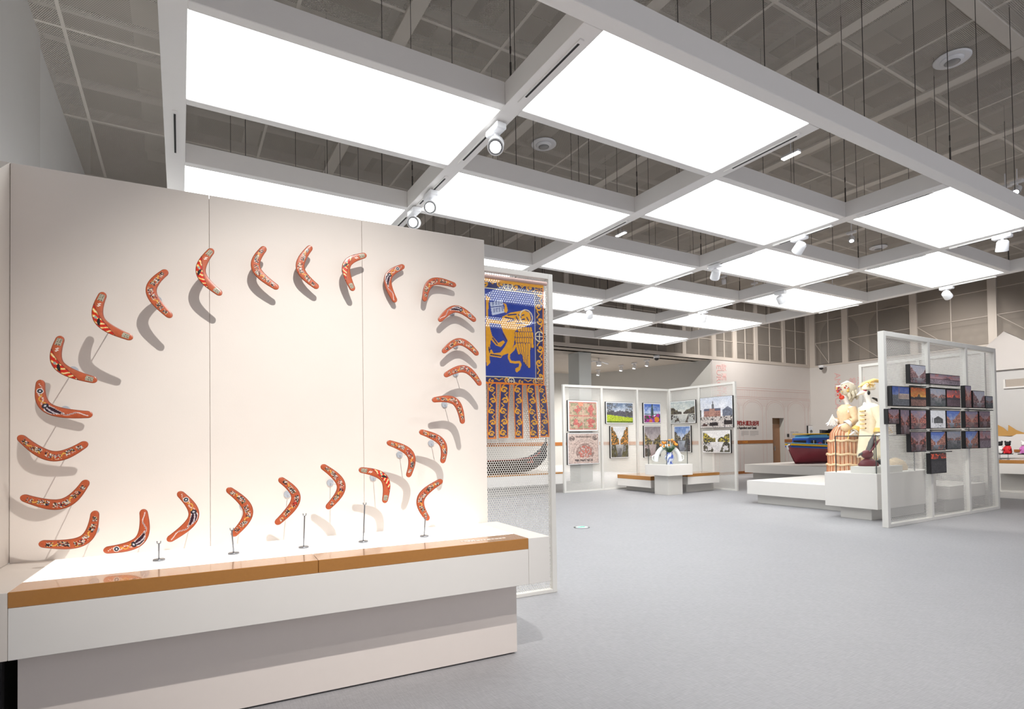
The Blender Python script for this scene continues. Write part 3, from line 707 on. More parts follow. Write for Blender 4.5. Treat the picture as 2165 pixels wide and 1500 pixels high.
# ================================================================== MESH SCREENS
def hexsheet(w_, h_, pitch, hole, sides=6):
    """perforated sheet in local x,z: hexagonal cells with a hole in each"""
    dz = pitch * .8660254; nx = max(1, int(round(w_ / pitch))); nz = max(1, int(round(h_ / dz)))
    px = w_ / nx; pz = h_ / nz
    ang = np.arange(6) * math.pi / 3 + math.pi / 6
    ou = np.stack([np.cos(ang) * px / math.sqrt(3), np.sin(ang) * pz / 1.5 / 1.0], 1); ou[:, 1] = np.sin(ang) * pz * 2 / 3
    if sides == 12:
        mid = (ou + np.roll(ou, -1, 0)) / 2; o12 = np.empty((12, 2)); o12[0::2] = ou; o12[1::2] = mid; ou = o12
        ang = np.arctan2(ou[:, 1], ou[:, 0])
    inn = np.stack([np.cos(ang) * hole, np.sin(ang) * hole], 1)
    ix, iz = np.meshgrid(np.arange(nx), np.arange(nz)); cx_ = (ix + .25 + .5 * (iz % 2)) * px; cz_ = (iz + .5) * pz
    C0 = np.stack([cx_.ravel(), cz_.ravel()], 1)
    n = len(ou); V = np.concatenate([C0[:, None] + ou[None], C0[:, None] + inn[None]], 1)
    V = np.clip(V, [0, 0], [w_, h_]).reshape(-1, 2)
    base = (np.arange(len(C0)) * 2 * n)[:, None, None]; k = np.arange(n)
    Fq = np.stack([k, (k + 1) % n, n + (k + 1) % n, n + k], 1)[None] + base
    me = bpy.data.meshes.new('mesh_sheet'); me.from_pydata(np.stack([V[:, 0], 0 * V[:, 0], V[:, 1]], 1).tolist(), [], Fq.reshape(-1, 4).tolist()); me.update()
    me.materials.append(SCREENW)
    return me
SH = 3.05
def frame_screen(root, posts, h_, pw=.06, pd=.07, sheet=None, y=0.):
    """posts: x positions along local x; posts, rails, perforated sheets as parts"""
    for k, x in enumerate(posts):
        a = x if k == 0 else (x - pw if k == len(posts) - 1 else x - pw / 2)
        box('post', a, a + pw, -pd / 2, pd / 2, 0, h_, SCREENW, root, .003)
    for k in range(len(posts) - 1):
        a = posts[k] + (pw if k == 0 else pw / 2); b_ = posts[k + 1] - (pw if k == len(posts) - 2 else pw / 2)
        box('top_rail', a, b_, -pd / 2, pd / 2, h_ - pw, h_, SCREENW, root, .003)
        box('bottom_rail', a, b_, -pd / 2, pd / 2, 0, pw * .7, SCREENW, root, .003)
        o = link(sheet, 'mesh_sheet', root); o.location = (a, 0, pw * .7)
        o.scale = ((b_ - a) / sheet['w'], 1, (h_ - pw * 1.7) / sheet['h'])
far_sheet = hexsheet(1.28, 2.95, .027, .0108); far_sheet['w'] = 1.28; far_sheet['h'] = 2.95
near_sheet = hexsheet(1.0, 2.88, .0225, .0090, 12); near_sheet['w'] = 1.0; near_sheet['h'] = 2.88
# near screen carrying the banner, behind the boomerang wall
ns = thing('mesh_screen', 'white perforated metal screen carrying the blue lion banner', 'mesh screen', tuple(Q0 + RL @ np.array([-1.15, 1.2, 0])), QR)
frame_screen(ns, [0, 1.097, 2.194], 3.0, .05, .06, near_sheet)
# right screen with the small pictures
rs = thing('mesh_screen', 'tall white mesh screen hung with many small sunset pictures', 'mesh screen', (9.40, 4.68, 0))
frame_screen(rs, [0, 1.42, 2.80, 4.02], SH, .075, .09, far_sheet)
bs = thing('mesh_screen', 'white mesh screen standing behind the two mannequins', 'mesh screen', (13.44, 7.16, 0), -math.pi / 2)
frame_screen(bs, [0, 1.2, 2.35], SH, .06, .07, far_sheet)
# L-shaped screen
ls_ = thing('mesh_screen', 'left wing of the corner mesh screen with maps and canal pictures', 'mesh screen', (8.87, 12.45, 0))
frame_screen(ls_, [0, 1.33, 2.66, 3.96], 2.92, .065, .07, far_sheet)
lr_ = thing('mesh_screen', 'right wing of the corner mesh screen with the palace square picture', 'mesh screen', (12.8, 12.40, 0), -math.pi / 2)
frame_screen(lr_, [0, 1.15, 2.38], 2.92, .065, .07, far_sheet)

# ================================================================== BANNER
YB = 1.2 - .05
def bl(px, py): return loc(px, py, YB)[[0, 2]]
def r3(x, y): return bl(1020 + x / 7.894, 570 + y / 7.894)
def r4(x, y): return bl(1020 + x / 7.5, 740 + y / 7.5)
def inpoly(X, Z, poly):
    ins = np.zeros(X.shape, bool); n = len(poly); j = n - 1
    for i in range(n):
        xi, zi = poly[i]; xj, zj = poly[j]
        if zi != zj: ins ^= ((zi > Z) != (zj > Z)) & (X < (xj - xi) * (Z - zi) / (zj - zi) + xi)
        j = i
    return ins
def dseg(X, Z, a, b_):
    d = b_ - a; t = np.clip(((X - a[0]) * d[0] + (Z - a[1]) * d[1]) / (d @ d), 0, 1)
    return np.hypot(X - a[0] - t * d[0], Z - a[1] - t * d[1])
def polyd(X, Z, pts):
    r = np.full(X.shape, 9.)
    for a, b_ in zip(pts[:-1], pts[1:]): r = np.minimum(r, dseg(X, Z, np.array(a), np.array(b_)))
    return r
GOLD = (240, 172, 36); BLUE = (30, 62, 160); NAVY_UNLIT = (36, 44, 104); ORANGE = (238, 132, 34); PALE = (232, 222, 190)  # dark blue: printed outlines, plus missing light painted into border and tails
def curls(A, B_, per, wd):
    """golden scroll ornament; A along the strip, B across (-1..1)"""
    k = np.floor(A / per); q = (A / per - k - .5); sg = np.where(k.astype(int) % 2 == 0, 1, -1)
    u_ = q * per; v_ = B_ * wd * sg
    d = np.hypot(u_, v_ + .15 * wd); m = (np.abs(d - .52 * wd) < .16 * wd) & ~((u_ > 0) & (v_ > .2 * wd) & (v_ < .55 * wd))
    m |= np.hypot(u_ - .12 * wd, v_ + .1 * wd) < .2 * wd
    m |= (np.abs(v_ - .5 * wd * np.sin(u_ / per * 6.283)) < .13 * wd) & (np.abs(q) > .22)
    return m
banner = thing('lion_banner', 'blue and gold banner with a winged lion and hanging tails', 'banner', tuple(Q0), QR)
xr = r4(985, 300)[0]; xin = r4(850, 380)[0]; xl = xr - 1.35
ztop = r3(1000, 265)[1]; zbot = r4(990, 575)[1]; zin_b = r4(850, 455)[1]; zin_t = r3(890, 410)[1]
NX, NZ = 280, 440
gx = np.linspace(xl, xr, NX); gz = np.linspace(zbot, ztop, NZ); X, Z = np.meshgrid(gx, gz)
C = np.zeros(X.shape + (3,)); C[:] = np.array(BLUE) / 255.
def put(m, rgb): C[m] = np.array(rgb) / 255.
lion = [
 [r3(*p) for p in ((330, 790), (470, 720), (600, 700), (690, 685), (790, 720), (815, 830), (775, 920), (620, 990), (545, 1030), (530, 1230), (500, 1330), (430, 1400), (330, 1440), (290, 1390), (370, 1290), (420, 1190), (340, 1040), (300, 920))],
 [r3(*p) for p in ((345, 555), (400, 580), (425, 680), (400, 730), (360, 700), (375, 620))],
 [r3(*p) for p in ((60, 815), (200, 850), (330, 860), (330, 920), (100, 890))],
 [r3(*p) for p in ((100, 1370), (150, 1335), (185, 1400), (300, 1390), (330, 1440), (300, 1480), (130, 1450))],
 [r3(*p) for p in ((60, 430), (125, 480), (100, 560), (95, 800), (130, 1000), (160, 1110), (260, 1230), (345, 1185), (370, 1220), (300, 1300), (220, 1270), (140, 1170), (115, 1400), (130, 1560), (80, 1620), (60, 1500))]]
for pl in lion: put(inpoly(X, Z, pl), GOLD)
for pts in ([(560, 790), (600, 860)], [(600, 760), (640, 800)], [(660, 770), (690, 760)], [(660, 840), (700, 830)], [(740, 800), (770, 850)], [(430, 760), (560, 750)], [(380, 800), (520, 830)], [(420, 870), (520, 850)], [(340, 1080), (400, 1180)], [(110, 1300), (120, 1380)], [(140, 1420), (300, 1450)], [(170, 1150), (240, 1250)], [(560, 900), (700, 900)]):
    put(polyd(X, Z, [r3(*p) for p in pts]) < .006, NAVY_UNLIT)
hc = r3(730, 800); hr = abs(r3(838, 800)[0] - hc[0]); put(np.abs(np.hypot(X - hc[0], Z - hc[1]) - hr) < .005, PALE)
for row, (y0, y1, x0, x1, n) in enumerate(((985, 1065, 585, 830, 6), (1065, 1175, 545, 850, 8), (1160, 1290, 545, 850, 8))):
    for k in range(n):
        xc_ = x0 + (x1 - x0) * (k + .5) / n; a = r3(xc_, y0); b_ = r3(xc_ + 12, y1); dd = dseg(X, Z, a, b_); put(dd < .0165, NAVY_UNLIT); put(dd < .0115, GOLD)
for k in range(6):
    a = r3(570 + k * 42, 1250); b_ = r4(620 + k * 24, 130 + k * 28) if k > 1 else r3(610 + k * 45, 1400); dd = dseg(X, Z, a, b_); put(dd < .0165, NAVY_UNLIT); put(dd < .0115, GOLD)
put(polyd(X, Z, [r4(*p) for p in ((520, -60), (490, 0), (425, 60), (415, 130), (445, 190), (520, 200), (585, 195), (605, 235), (585, 285))]) < .011, GOLD)
put(inpoly(X, Z, [r4(*p) for p in ((520, 300), (560, 275), (605, 285), (598, 320), (545, 362), (525, 340))]), GOLD)
book = [r3(*p) for p in ((120, 550), (330, 500), (368, 720), (160, 770))]; put(inpoly(X, Z, book), (206, 216, 240))
for (px_, py_) in ((170, 570), (225, 560), (270, 555), (310, 545), (190, 690), (235, 680), (280, 675), (330, 665)):
    for q in range(3): put(polyd(X, Z, [r3(px_ - 12 + q * 3, py_ - 24 + q * 24), r3(px_ + 14 - q * 2, py_ - 28 + q * 24)]) < .0035, (50, 70, 140))
put(polyd(X, Z, [r3(140, 632), r3(350, 610)]) < .004, (50, 70, 140))
# border
bR = X > xin; bB = Z < zin_b; bT = Z > zin_t; put(bR | bB | bT, NAVY_UNLIT)
wR = (xr - xin) / 2; put(bR & ~bB & ~bT & curls(Z, (X - xin - wR) / wR, .13, wR * 1.0), GOLD)
wB = (zin_b - zbot) / 2; put(bB & ~bR & curls(X, (Z - zbot - wB) / wB, .15, wB), GOLD)
wT = (ztop - zin_t) / 2; put(bT & ~bR & curls(X + .05, (Z - zin_t - wT) / wT, .15, wT), GOLD)
for (cx_, cz_, rr) in ((r4(455, 520)[0], (zin_b + zbot) / 2, wB * .92), (r3(430, 300)[0], (zin_t + ztop) / 2, wT * .92), (xin + wR, r3(960, 1120)[1], wR * .95)):
    dd = np.hypot(X - cx_, Z - cz_); put(dd < rr, NAVY_UNLIT); put(np.abs(dd - rr) < .005, PALE)
    put((dd < rr * .75) & ((np.abs(X - cx_) < .004) | (np.abs(Z - cz_) < .004)), PALE)
for zc_ in ((zin_b + zbot) / 2, (zin_t + ztop) / 2):
    a_ = np.arctan2(Z - zc_, X - xin - wR); dd = np.hypot(X - xin - wR, Z - zc_); put((dd < wR * .85) & (np.cos(8 * a_) > .2) & (dd > .004), GOLD); put(np.maximum(np.abs(X - xin - wR), np.abs(Z - zc_)) > 9, NAVY_UNLIT)
for m in (np.abs(X - xin) < .004, np.abs(Z - zin_b) < .004, np.abs(Z - zin_t) < .004): put(m, PALE)
put(X > xr - .012, ORANGE); put(Z < zbot + .018, ORANGE); put(Z > ztop - .03, (246, 176, 40)); put(X < xl + .012, ORANGE)
C *= (.94 + .1 * fbm(X * 60, Z * 60, 3))[..., None]
wav = .008 * np.sin(X * 9) * (ztop - Z) + .004 * np.sin(X * 23 + Z * 3)
gridmesh('cloth', np.stack([X, YB + wav, Z], -1), C, CLOTH, banner)
MB().tube([(xl - .05, YB - .005, ztop + .015), (xr + .03, YB - .005, ztop + .015)], .018, 10).build('hanging_rod', mat('rod_pink', srgb(214, 180, 170), .5, noise=.02), banner)
for k, ((a, b_), (c_, d_), yb) in enumerate((((-330, -190), (-330, -190), 1420), ((-110, 30), (-110, 30), 1420), ((82, 228), (85, 222), 1415), ((278, 440), (245, 400), 1400), ((488, 640), (498, 637), 1410), ((690, 838), (745, 890), 1405), ((880, 1000), (925, 1062), 1385))):
    tl, tr_, br_, bl_ = r4(a, 600), r4(b_, 600), r4(d_, yb), r4(c_, yb)
    ns_, nt_ = 100, 26; S_, T_ = np.meshgrid(np.linspace(0, 1, nt_), np.linspace(0, 1, ns_))
    sway = .012 * np.sin(T_ * math.pi * 1.2 + k)
    tz = zbot + .004
    L_ = (1 - S_) * (tl[0] + (bl_[0] - tl[0]) * T_) + S_ * (tr_[0] + (br_[0] - tr_[0]) * T_) + sway * T_
    Zz = tz + ((bl_[1] + br_[1]) / 2 - tz) * T_
    ln = tz - bl_[1]; wd = abs(tr_[0] - tl[0])
    Cs = np.zeros(S_.shape + (3,)); Cs[:] = np.array(NAVY_UNLIT) / 255.  # tails painted in the unlit dark blue
    Cs[curls(T_ * ln, (S_ - .5) * 2, ln / 5.0, wd * .36)] = np.array(GOLD) / 255.
    ed = (S_ < .1) | (S_ > .9) | (T_ > .975); Cs[ed] = np.array(ORANGE) / 255.
    gridmesh('banner_tail', np.stack([L_, YB - .004 + .015 * np.sin(T_ * 3 + k) * T_ + .008 * np.sin(S_ * 5 + k) * T_, Zz], -1), Cs, CLOTH, banner)

# ================================================================== PICTURES
def mixc(a, b_, t): t = np.clip(t, 0, 1)[..., None]; return np.array(a) / 255. * (1 - t) + np.array(b_) / 255. * t
def paint(style, w_, h_, sd, pal):
    nx, ny = (84, max(20, int(84 * h_ / w_))) if w_ > h_ else (max(20, int(84 * w_ / h_)), 84)
    X, Y = np.meshgrid(np.linspace(0, 1, nx), np.linspace(0, 1, ny)); n = fbm(X * 9, Y * 9, sd); n2 = fbm(X * 34, Y * 34, sd + 5, 3)
    C = mixc(pal['low'], pal['sky'], (Y - pal.get('h', .4)) * 1.6 + (n - .5) * 1.2)
    def put(m, rgb, v=.35): C[m] = (np.array(rgb) / 255.)[None] * (1 - v + 2 * v * n2[m])[:, None]
    h = pal.get('h', .4)
    if style == 'canal':
        cx_ = pal.get('cx', .5); side = np.abs(X - cx_); top = h + .08 + side ** 1.1 * pal.get('rise', .75) + (n - .5) * .18
        put((Y > h - .02) & (Y < top) & (side > .04), pal['mass'], .6); put((Y > h - .02) & (Y < top) & (side > .04) & (n2 > .58), pal['mass2'], .4)
        wt = Y < h - .02; C[wt] = (mixc(pal['water'], pal['low'], (Y / h) * .6 + (n - .5) * .8))[wt]
        rf = wt & (side > .1 + .35 * Y) & (n > .45); put(rf, pal['mass'], .5)
        put(wt & (Y > h - .2) & (side > .22) & (n2 > .6), pal.get('boat', (30, 30, 36)), .5)
    elif style == 'sunset':
        C = mixc(pal['low'], pal['sky'], (Y - h) / (1 - h) + (n - .5) * .9); put((Y > h) & (n > .6), pal['mass2'], .2)
        put(Y < h, pal['water'], .45); put((Y > h - .02) & (Y < h + .06 + .18 * np.exp(-((X - .55) / .09) ** 2) * (n2 > .3) + .1 * n), pal['mass'], .2)
    elif style == 'palace':
        put((Y > h) & (Y < h + .28) & (X > .35), pal['mass'], .15); put((Y > h + .05) & (Y < h + .22) & (X > .38) & (np.sin(X * 90) > .3), pal['mass2'], .2)
        put((Y > h) & (Y < h + .62) & (np.abs(X - .4) < .02), pal['mass2']); put((Y > h) & (Y < h + .16 + .1 * n) & (X < .36), pal['water']); put(Y < h, pal['water'], .3)
    elif style == 'square':
        put((Y > h) & (Y < h + .2) & (X > .12) & (X < .64), (172, 120, 108), .2); put((Y > h + .2) & (Y < h + .28) & (X > .11) & (X < .65), (96, 98, 120), .2)
        put((Y > h) & (Y < h + .2) & (X > .12) & (X < .64) & (np.sin(X * 110) > .4) & (np.sin(Y * 80) > 0), (120, 74, 70)); put((Y > h) & (Y < h + .28) & (np.abs(X - .38) < .08), (178, 128, 112), .1)
        put((Y > h + .26) & (Y < h + .42) & (np.abs(X - .40) < .035), (112, 112, 118)); put((Y > h + .4) & (Y < h + .5) & (np.abs(X - .40) < .012), (90, 90, 96))
        put((Y > h) & (Y < h + .2 + .12 * (1 - np.abs(X - .86) * 6)) & (X > .7), (104, 110, 128), .3); put((Y > h) & (Y < h + .24) & (X < .03), (70, 72, 66))
        put(Y < h, (206, 196, 190), .1); put((Y < h) & (Y > h - .14) & (n2 > .55), (70, 66, 66)); put((Y < h - .16) & (n2 > .66), (90, 84, 86))
        for (a, b_, c_, d_) in ((.3, .56, .05, .17), (.74, 1., .08, .22)): put((X > a) & (X < b_) & (Y > c_) & (Y < d_), (44, 36, 38), .5)
        put((X > .08) & (X < .22) & (Y > .05) & (Y < .1 + .05 * n), (80, 46, 40), .5)
    elif style == 'garden':
        put((Y > h) & (Y < h + .22 * n + .12), (92, 88, 98), .5); put((Y > h + .02) & (Y < h + .3 - 3 * np.abs(X - .5) * .6) & (np.abs(X - .5) < .1), (96, 92, 104))
        put((n2 > .5) & ((X < .22 + .2 * (Y > .75)) | (X > .72)) & (Y > h), (84, 82, 78), .5)
        put(Y < h, (96, 94, 110), .6); put((Y < .3 + .16 * (.5 - X) + .06 * n), (178, 196, 40), .3); put((Y < .3) & (Y < .05 + .05 * n2), (96, 120, 30), .4)
    elif style == 'tulip':
        put((Y > h + .08) & (Y < h + .12), (70, 96, 90)); put(np.abs(X - .5) < (.09 - .11 * np.abs(Y - h - .1)), (64, 84, 84), .3)
        put(((np.abs(Y - .84 + .1 * np.abs(X - .5)) < .012) & (np.abs(X - .5) < .3)), (110, 130, 150))
        fl = Y < h + .1 * np.sin(X * 9) * (X > .6) + .08 * n
        put(fl, (70, 84, 60), .4); put(fl & (n > .46), (196, 40, 150), .3); put(fl & (vnoise(X * 7, Y * 7, sd) > .62), (150, 60, 180), .3); put(fl & (np.hypot(X - .78, Y - .16) < .15), (244, 150, 40), .15); put(fl & (np.hypot(X - .4, Y - .08) < .1), (236, 120, 60), .2)
    elif style == 'map':
        C[:] = np.array(pal['sky']) / 255.; C *= (.9 + .2 * n)[..., None]
        put(n > .56, pal['mass'], .2); put(np.abs(n - .5) < .02, pal['mass2'], .2)
        if pal.get('four'):
            for (cx_, cy_, r_) in ((.8, .76, .17), (.3, .75, .1), (.27, .22, .13), (.76, .25, .14)): put((np.abs(X - cx_) + np.abs(Y - cy_) < r_ + .5 * (n - .5)), (200, 104, 96), .25)
            for q in (.02, .5, .98): put(np.abs(Y - q) < .022, (196, 116, 104), .1); put(np.abs(X - q) < .015, (214, 160, 146), .1)
            put((np.hypot(X - .42, Y - .93) < .09), (214, 130, 100))
        else:
            d = np.hypot((X - .55) * 1.0, Y - .38); put((d < .30) & (n2 > .42) & (Y > .2), (140, 112, 104), .3); put((d < .22) & (n2 > .55), (180, 92, 78)); put((np.abs(d - .38) < .015) & (Y > .38), (176, 150, 140)); put((np.abs(d - .44) < .012) & (Y > .4), (176, 150, 140))
            put((np.hypot(X - .12, Y - .84) < .09) & (n2 > .4), (112, 96, 92)); put((np.hypot(X - .88, Y - .86) < .09) & (n2 > .4), (112, 96, 92))
            put((Y > .87) & (Y < .93) & (X > .24) & (X < .76) & (n2 > .35), (128, 108, 102)); put((Y < .14) & (Y > .07) & (X > .2) & (X < .8) & (n2 > .4), (90, 78, 76)); put((np.minimum(np.minimum(X, 1 - X), np.minimum(Y, 1 - Y)) < .02), (170, 146, 138))
    elif style == 'house':
        put((np.abs(X - .52) < .3) & (Y > .28) & (Y < .68 - .5 * np.abs(X - .5)), (74, 76, 78), .3); put((np.abs(X - .52) < .22) & (Y > .3) & (Y < .5) & (np.sin(X * 60) > .2), (120, 122, 124)); put((Y < .28) & (np.abs(X - .52) < .3) & (n2 > .6), (120, 122, 126))
        put((np.abs(X - .12) < .02) & (Y > .3) & (Y < .6), (90, 90, 90))
    g_ = C.mean(-1, keepdims=True); C = g_ + (C - g_) * .85; C *= (.9 + .2 * fbm(X * 40, Y * 40, sd + 8, 2))[..., None]
    return C
PAL = {
 'map1': dict(sky=(196, 170, 140), low=(196, 170, 140), mass=(150, 144, 110), mass2=(96, 92, 84), four=1), 'map2': dict(sky=(208, 184, 172), low=(208, 184, 172), mass=(198, 172, 160), mass2=(176, 150, 140)),
 'garden': dict(sky=(110, 130, 160), low=(226, 228, 234), h=.36), 'tulip': dict(sky=(74, 110, 200), low=(216, 226, 244), h=.34),
 'autumn': dict(sky=(214, 214, 216), low=(232, 230, 226), mass=(96, 90, 60), mass2=(206, 132, 50), water=(92, 90, 92), h=.44, rise=1.25), 'church': dict(sky=(150, 138, 142), low=(200, 188, 188), mass=(92, 84, 72), mass2=(186, 160, 84), water=(178, 150, 150), h=.42, rise=.55),
 'grey': dict(sky=(168, 180, 180), low=(226, 226, 214), mass=(86, 76, 66), mass2=(112, 104, 76), water=(176, 178, 174), h=.42, rise=.5), 'bluec': dict(sky=(92, 130, 200), low=(206, 216, 234), mass=(84, 78, 78), mass2=(150, 140, 110), water=(116, 120, 136), h=.46, rise=.62, cx=.45),
 'square': dict(sky=(200, 206, 220), low=(232, 232, 236), h=.36), 'bridge': dict(sky=(226, 222, 222), low=(240, 238, 236), mass=(84, 80, 66), mass2=(190, 170, 50), water=(206, 202, 204), h=.5, rise=.75, cx=.52),
 'dusk': dict(sky=(126, 110, 130), low=(196, 150, 150), mass=(96, 66, 64), mass2=(190, 100, 84), water=(104, 92, 98), h=.38, rise=.7), 'pink': dict(sky=(150, 140, 170), low=(216, 160, 140), mass=(150, 96, 96), mass2=(206, 120, 96), water=(110, 96, 100), h=.34, rise=1.0),
 'street': dict(sky=(190, 190, 206), low=(216, 206, 208), mass=(130, 96, 100), mass2=(176, 132, 128), water=(120, 112, 120), h=.3, rise=1.1, cx=.55), 'fire': dict(sky=(176, 80, 50), low=(250, 190, 80), mass=(60, 56, 64), mass2=(232, 110, 50), water=(140, 100, 90), h=.38),
 'red': dict(sky=(120, 90, 110), low=(226, 90, 70), mass=(70, 60, 70), mass2=(240, 96, 70), water=(90, 70, 80), h=.42), 'palace': dict(sky=(60, 86, 170), low=(140, 150, 190), mass=(196, 176, 160), mass2=(140, 110, 110), water=(104, 106, 112), h=.36),
 'boats': dict(sky=(130, 140, 160), low=(160, 150, 156), mass=(90, 90, 96), mass2=(170, 110, 90), water=(70, 78, 80), h=.5, rise=.25), 'blueday': dict(sky=(80, 110, 190), low=(170, 176, 200), mass=(150, 100, 90), mass2=(190, 130, 110), water=(90, 96, 100), h=.3, rise=1.0, cx=.35),
 'pale': dict(sky=(216, 218, 222), low=(226, 226, 230), h=.3), 'horizon': dict(sky=(140, 130, 150), low=(206, 150, 150), mass=(120, 90, 100), mass2=(190, 120, 120), water=(140, 124, 134), h=.45), 'ember': dict(sky=(60, 50, 56), low=(230, 80, 56), mass=(50, 50, 54), mass2=(244, 90, 56), water=(66, 64, 68), h=.62)}
SWD = np.array([1.42, -5.9]) / math.hypot(1.42, 5.9); SWO = np.array([15.95, 20.6]); SWN = np.array([-SWD[1], SWD[0]]) * -1
def onslant(px, py, off):
    d = ray(px, py); q = SWO + SWN * off; t = (q @ SWN) / (d[:2] @ SWN); p = np.array([0, 0, H]) + t * d
    return np.array([(p[:2] - q) @ SWD, 0, p[2]])
def picture(face, a, b_, style, pal, lab, plane, edge=.0, depth=.05, sd=0, group=None, t=.008):
    """face: 'y' hangs on a screen of constant v and looks to -v, 'x' constant u looking to -u; a,b_ = photo pixels of two opposite corners"""
    fn = ony if face == 'y' else (onx if face == 'x' else onslant); k = 1 if face == 'x' else 0
    A, B_ = fn(*a, plane), fn(*b_, plane)
    h0, h1 = sorted((A[k], B_[k])); z0, z1_ = sorted((A[2], B_[2])); w_, h_ = h1 - h0, z1_ - z0
    if face == 'y': o = thing('framed_picture', lab, 'picture', (h0, plane, z0), 0, group)
    elif face == 'x': o = thing('framed_picture', lab, 'picture', (plane, h1, z0), -math.pi / 2, group)
    else: q = SWO + SWN * plane + SWD * h0; o = thing('framed_picture', lab, 'picture', (q[0], q[1], z0), math.atan2(SWD[1], SWD[0]), group)
    box('frame', 0, w_, 0, depth, 0, h_, BLACK, o, .003)
    if edge: box('mat_board', t, w_ - t, -.002, 0.001, t, h_ - t, mat('picture_mat_white', srgb(236, 234, 232), .6, noise=.01), o)
    e = t + edge; C = paint(style, w_ - 2 * e, h_ - 2 * e, sd, PAL[pal]); ny, nx = C.shape[:2]
    X, Z = np.meshgrid(np.linspace(e, w_ - e, nx), np.linspace(e, h_ - e, ny))
    gridmesh('print', np.stack([X, 0 * X - .004, Z], -1), C, PRINT, o)
    return o
z6 = lambda x, y: (1160 + x / 3.948, 700 + y / 3.948)
G1 = 'canal pictures on the corner screen'
for k, (f, a, b_, st, pal, lab, ed) in enumerate((
    ('y', (157, 578), (413, 838), 'map', 'map1', 'old red and green four-part map print, upper left on the corner screen', .035),
    ('y', (155, 852), (424, 1110), 'map', 'map2', 'old beige engraved city map print below the red and green map', .02),
    ('y', (475, 590), (710, 777), 'garden', 'garden', 'picture of a park with bright green lawn and dark trees', .025),
    ('y', (512, 795), (672, 1060), 'canal', 'autumn', 'tall picture of a canal between autumn trees', .02),
    ('y', (788, 600), (938, 774), 'tulip', 'tulip', 'small picture of purple and orange tulips under a blue sky', .025),
    ('y', (793, 792), (941, 1054), 'canal', 'church', 'tall picture of a church tower under a grey sky', .02),
    ('x', (1013, 592), (1228, 770), 'canal', 'grey', 'picture of a wide grey canal lined with houses', .02),
    ('x', (1044, 795), (1190, 1016), 'canal', 'bluec', 'tall picture of a blue canal with moored boats', .02),
    ('x', (1262, 562), (1540, 806), 'square', 'square', 'large picture of a palace square with trams and a dome', .004),
    ('x', (1283, 832), (1522, 1022), 'canal', 'bridge', 'picture of an arched bridge between yellow trees', .02))):
    picture(f, z6(*a), z6(*b_), st, pal, lab, 12.36 if f == 'y' else 12.71, ed, .045, k, G1)
q1 = lambda x, y: (1870 + x / 6, 760 + y / 6); q2 = lambda x, y: (1980 + x / 6, 760 + y / 6)
G2 = 'small pictures on the tall mesh screen'
for k, (zf, a, b_, st, pal, lab) in enumerate((
    (q1, (318, 60), (527, 318), 'canal', 'street', 'picture of a street with a tower, topmost on the tall mesh screen'),
    (q1, (88, 335), (318, 600), 'palace', 'palace', 'picture of a pale palace under a deep blue sky'),
    (q1, (324, 350), (529, 606), 'sunset', 'fire', 'picture of a fiery orange sunset with dark domes'),
    (q1, (42, 627), (188, 825), 'canal', 'dusk', 'small dusky picture at the left post of the tall mesh screen'),
    (q1, (194, 635), (322, 955), 'canal', 'dusk', 'narrow upright dark picture left of the red house canal picture'),
    (q1, (326, 642), (532, 890), 'canal', 'pink', 'picture of a canal mirrored between red houses'),
    (q1, (326, 920), (532, 1172), 'canal', 'dusk', 'picture of red boats at dusk, lowest in the left bay'),
    (q1, (570, 175), (960, 345), 'sunset', 'horizon', 'wide panorama picture of a pink harbour'),
    (q1, (572, 362), (778, 606), 'canal', 'boats', 'picture of a boat on dark water under the panorama'),
    (q2, (122, 382), (305, 610), 'sunset', 'red', 'picture of a red glowing tower at sunset under the panorama'),
    (q1, (574, 640), (778, 880), 'house', 'pale', 'picture of a lone grey house on a white background'),
    (q2, (122, 648), (308, 878), 'canal', 'blueday', 'picture of red houses under a blue sky beside the lone house'),
    (q1, (580, 918), (778, 1155), 'canal', 'blueday', 'picture of a sunny house front by the water below the lone house'),
    (q2, (124, 912), (312, 1140), 'canal', 'boats', 'picture of a gondola under a pale sky in the middle bay'),
    (q1, (580, 1195), (790, 1440), 'sunset', 'ember', 'dark picture with a red band of sky, lowest of all'),
    (q2, (356, 332), (446, 618), 'canal', 'pink', 'narrow picture of a sunlit facade in the right bay'),
    (q2, (456, 396), (614, 622), 'canal', 'street', 'picture of a misty grey canal in the right bay'),
    (q2, (618, 466), (718, 626), 'canal', 'boats', 'smallest dark picture at the right end of the tall screen'),
    (q2, (360, 655), (528, 872), 'canal', 'pink', 'picture of a bright red facade in the right bay'),
    (q2, (536, 655), (684, 870), 'canal', 'dusk', 'picture of crowded red houses at the right end, middle row'),
    (q2, (362, 910), (530, 1130), 'canal', 'blueday', 'picture of an orange boat under a blue sky in the right bay'),
    (q2, (540, 905), (690, 1125), 'sunset', 'horizon', 'picture of a flat mauve lagoon at the right end, lowest row'))):
    picture('y', zf(*a), zf(*b_), st, pal, lab, 4.57, 0, .062, k + 20, G2, .011)
# metal ledges that carry them
for (a, b_) in ((q1(312, 330), q1(530, 330)), (q1(80, 615), q1(535, 618)), (q1(330, 903), q1(540, 905)), (q1(565, 350), q2(305, 360)), (q1(570, 620), q2(312, 628)), (q1(575, 895), q2(318, 892)), (q1(578, 1178), q2(200, 1160)), (q2(355, 632), q2(722, 634)), (q2(358, 888), q2(690, 888))):
    A, B_ = ony(*a, 4.56), ony(*b_, 4.56); z = A[2]
    MB().box(A[0] - 9.40, B_[0] - 9.40, -.12, -.046, z - .012, z + .0).box(A[0] - 9.40, B_[0] - 9.40, -.12, -.117, z - .012, z + .006).build('picture_ledge', SCREENW, rs)
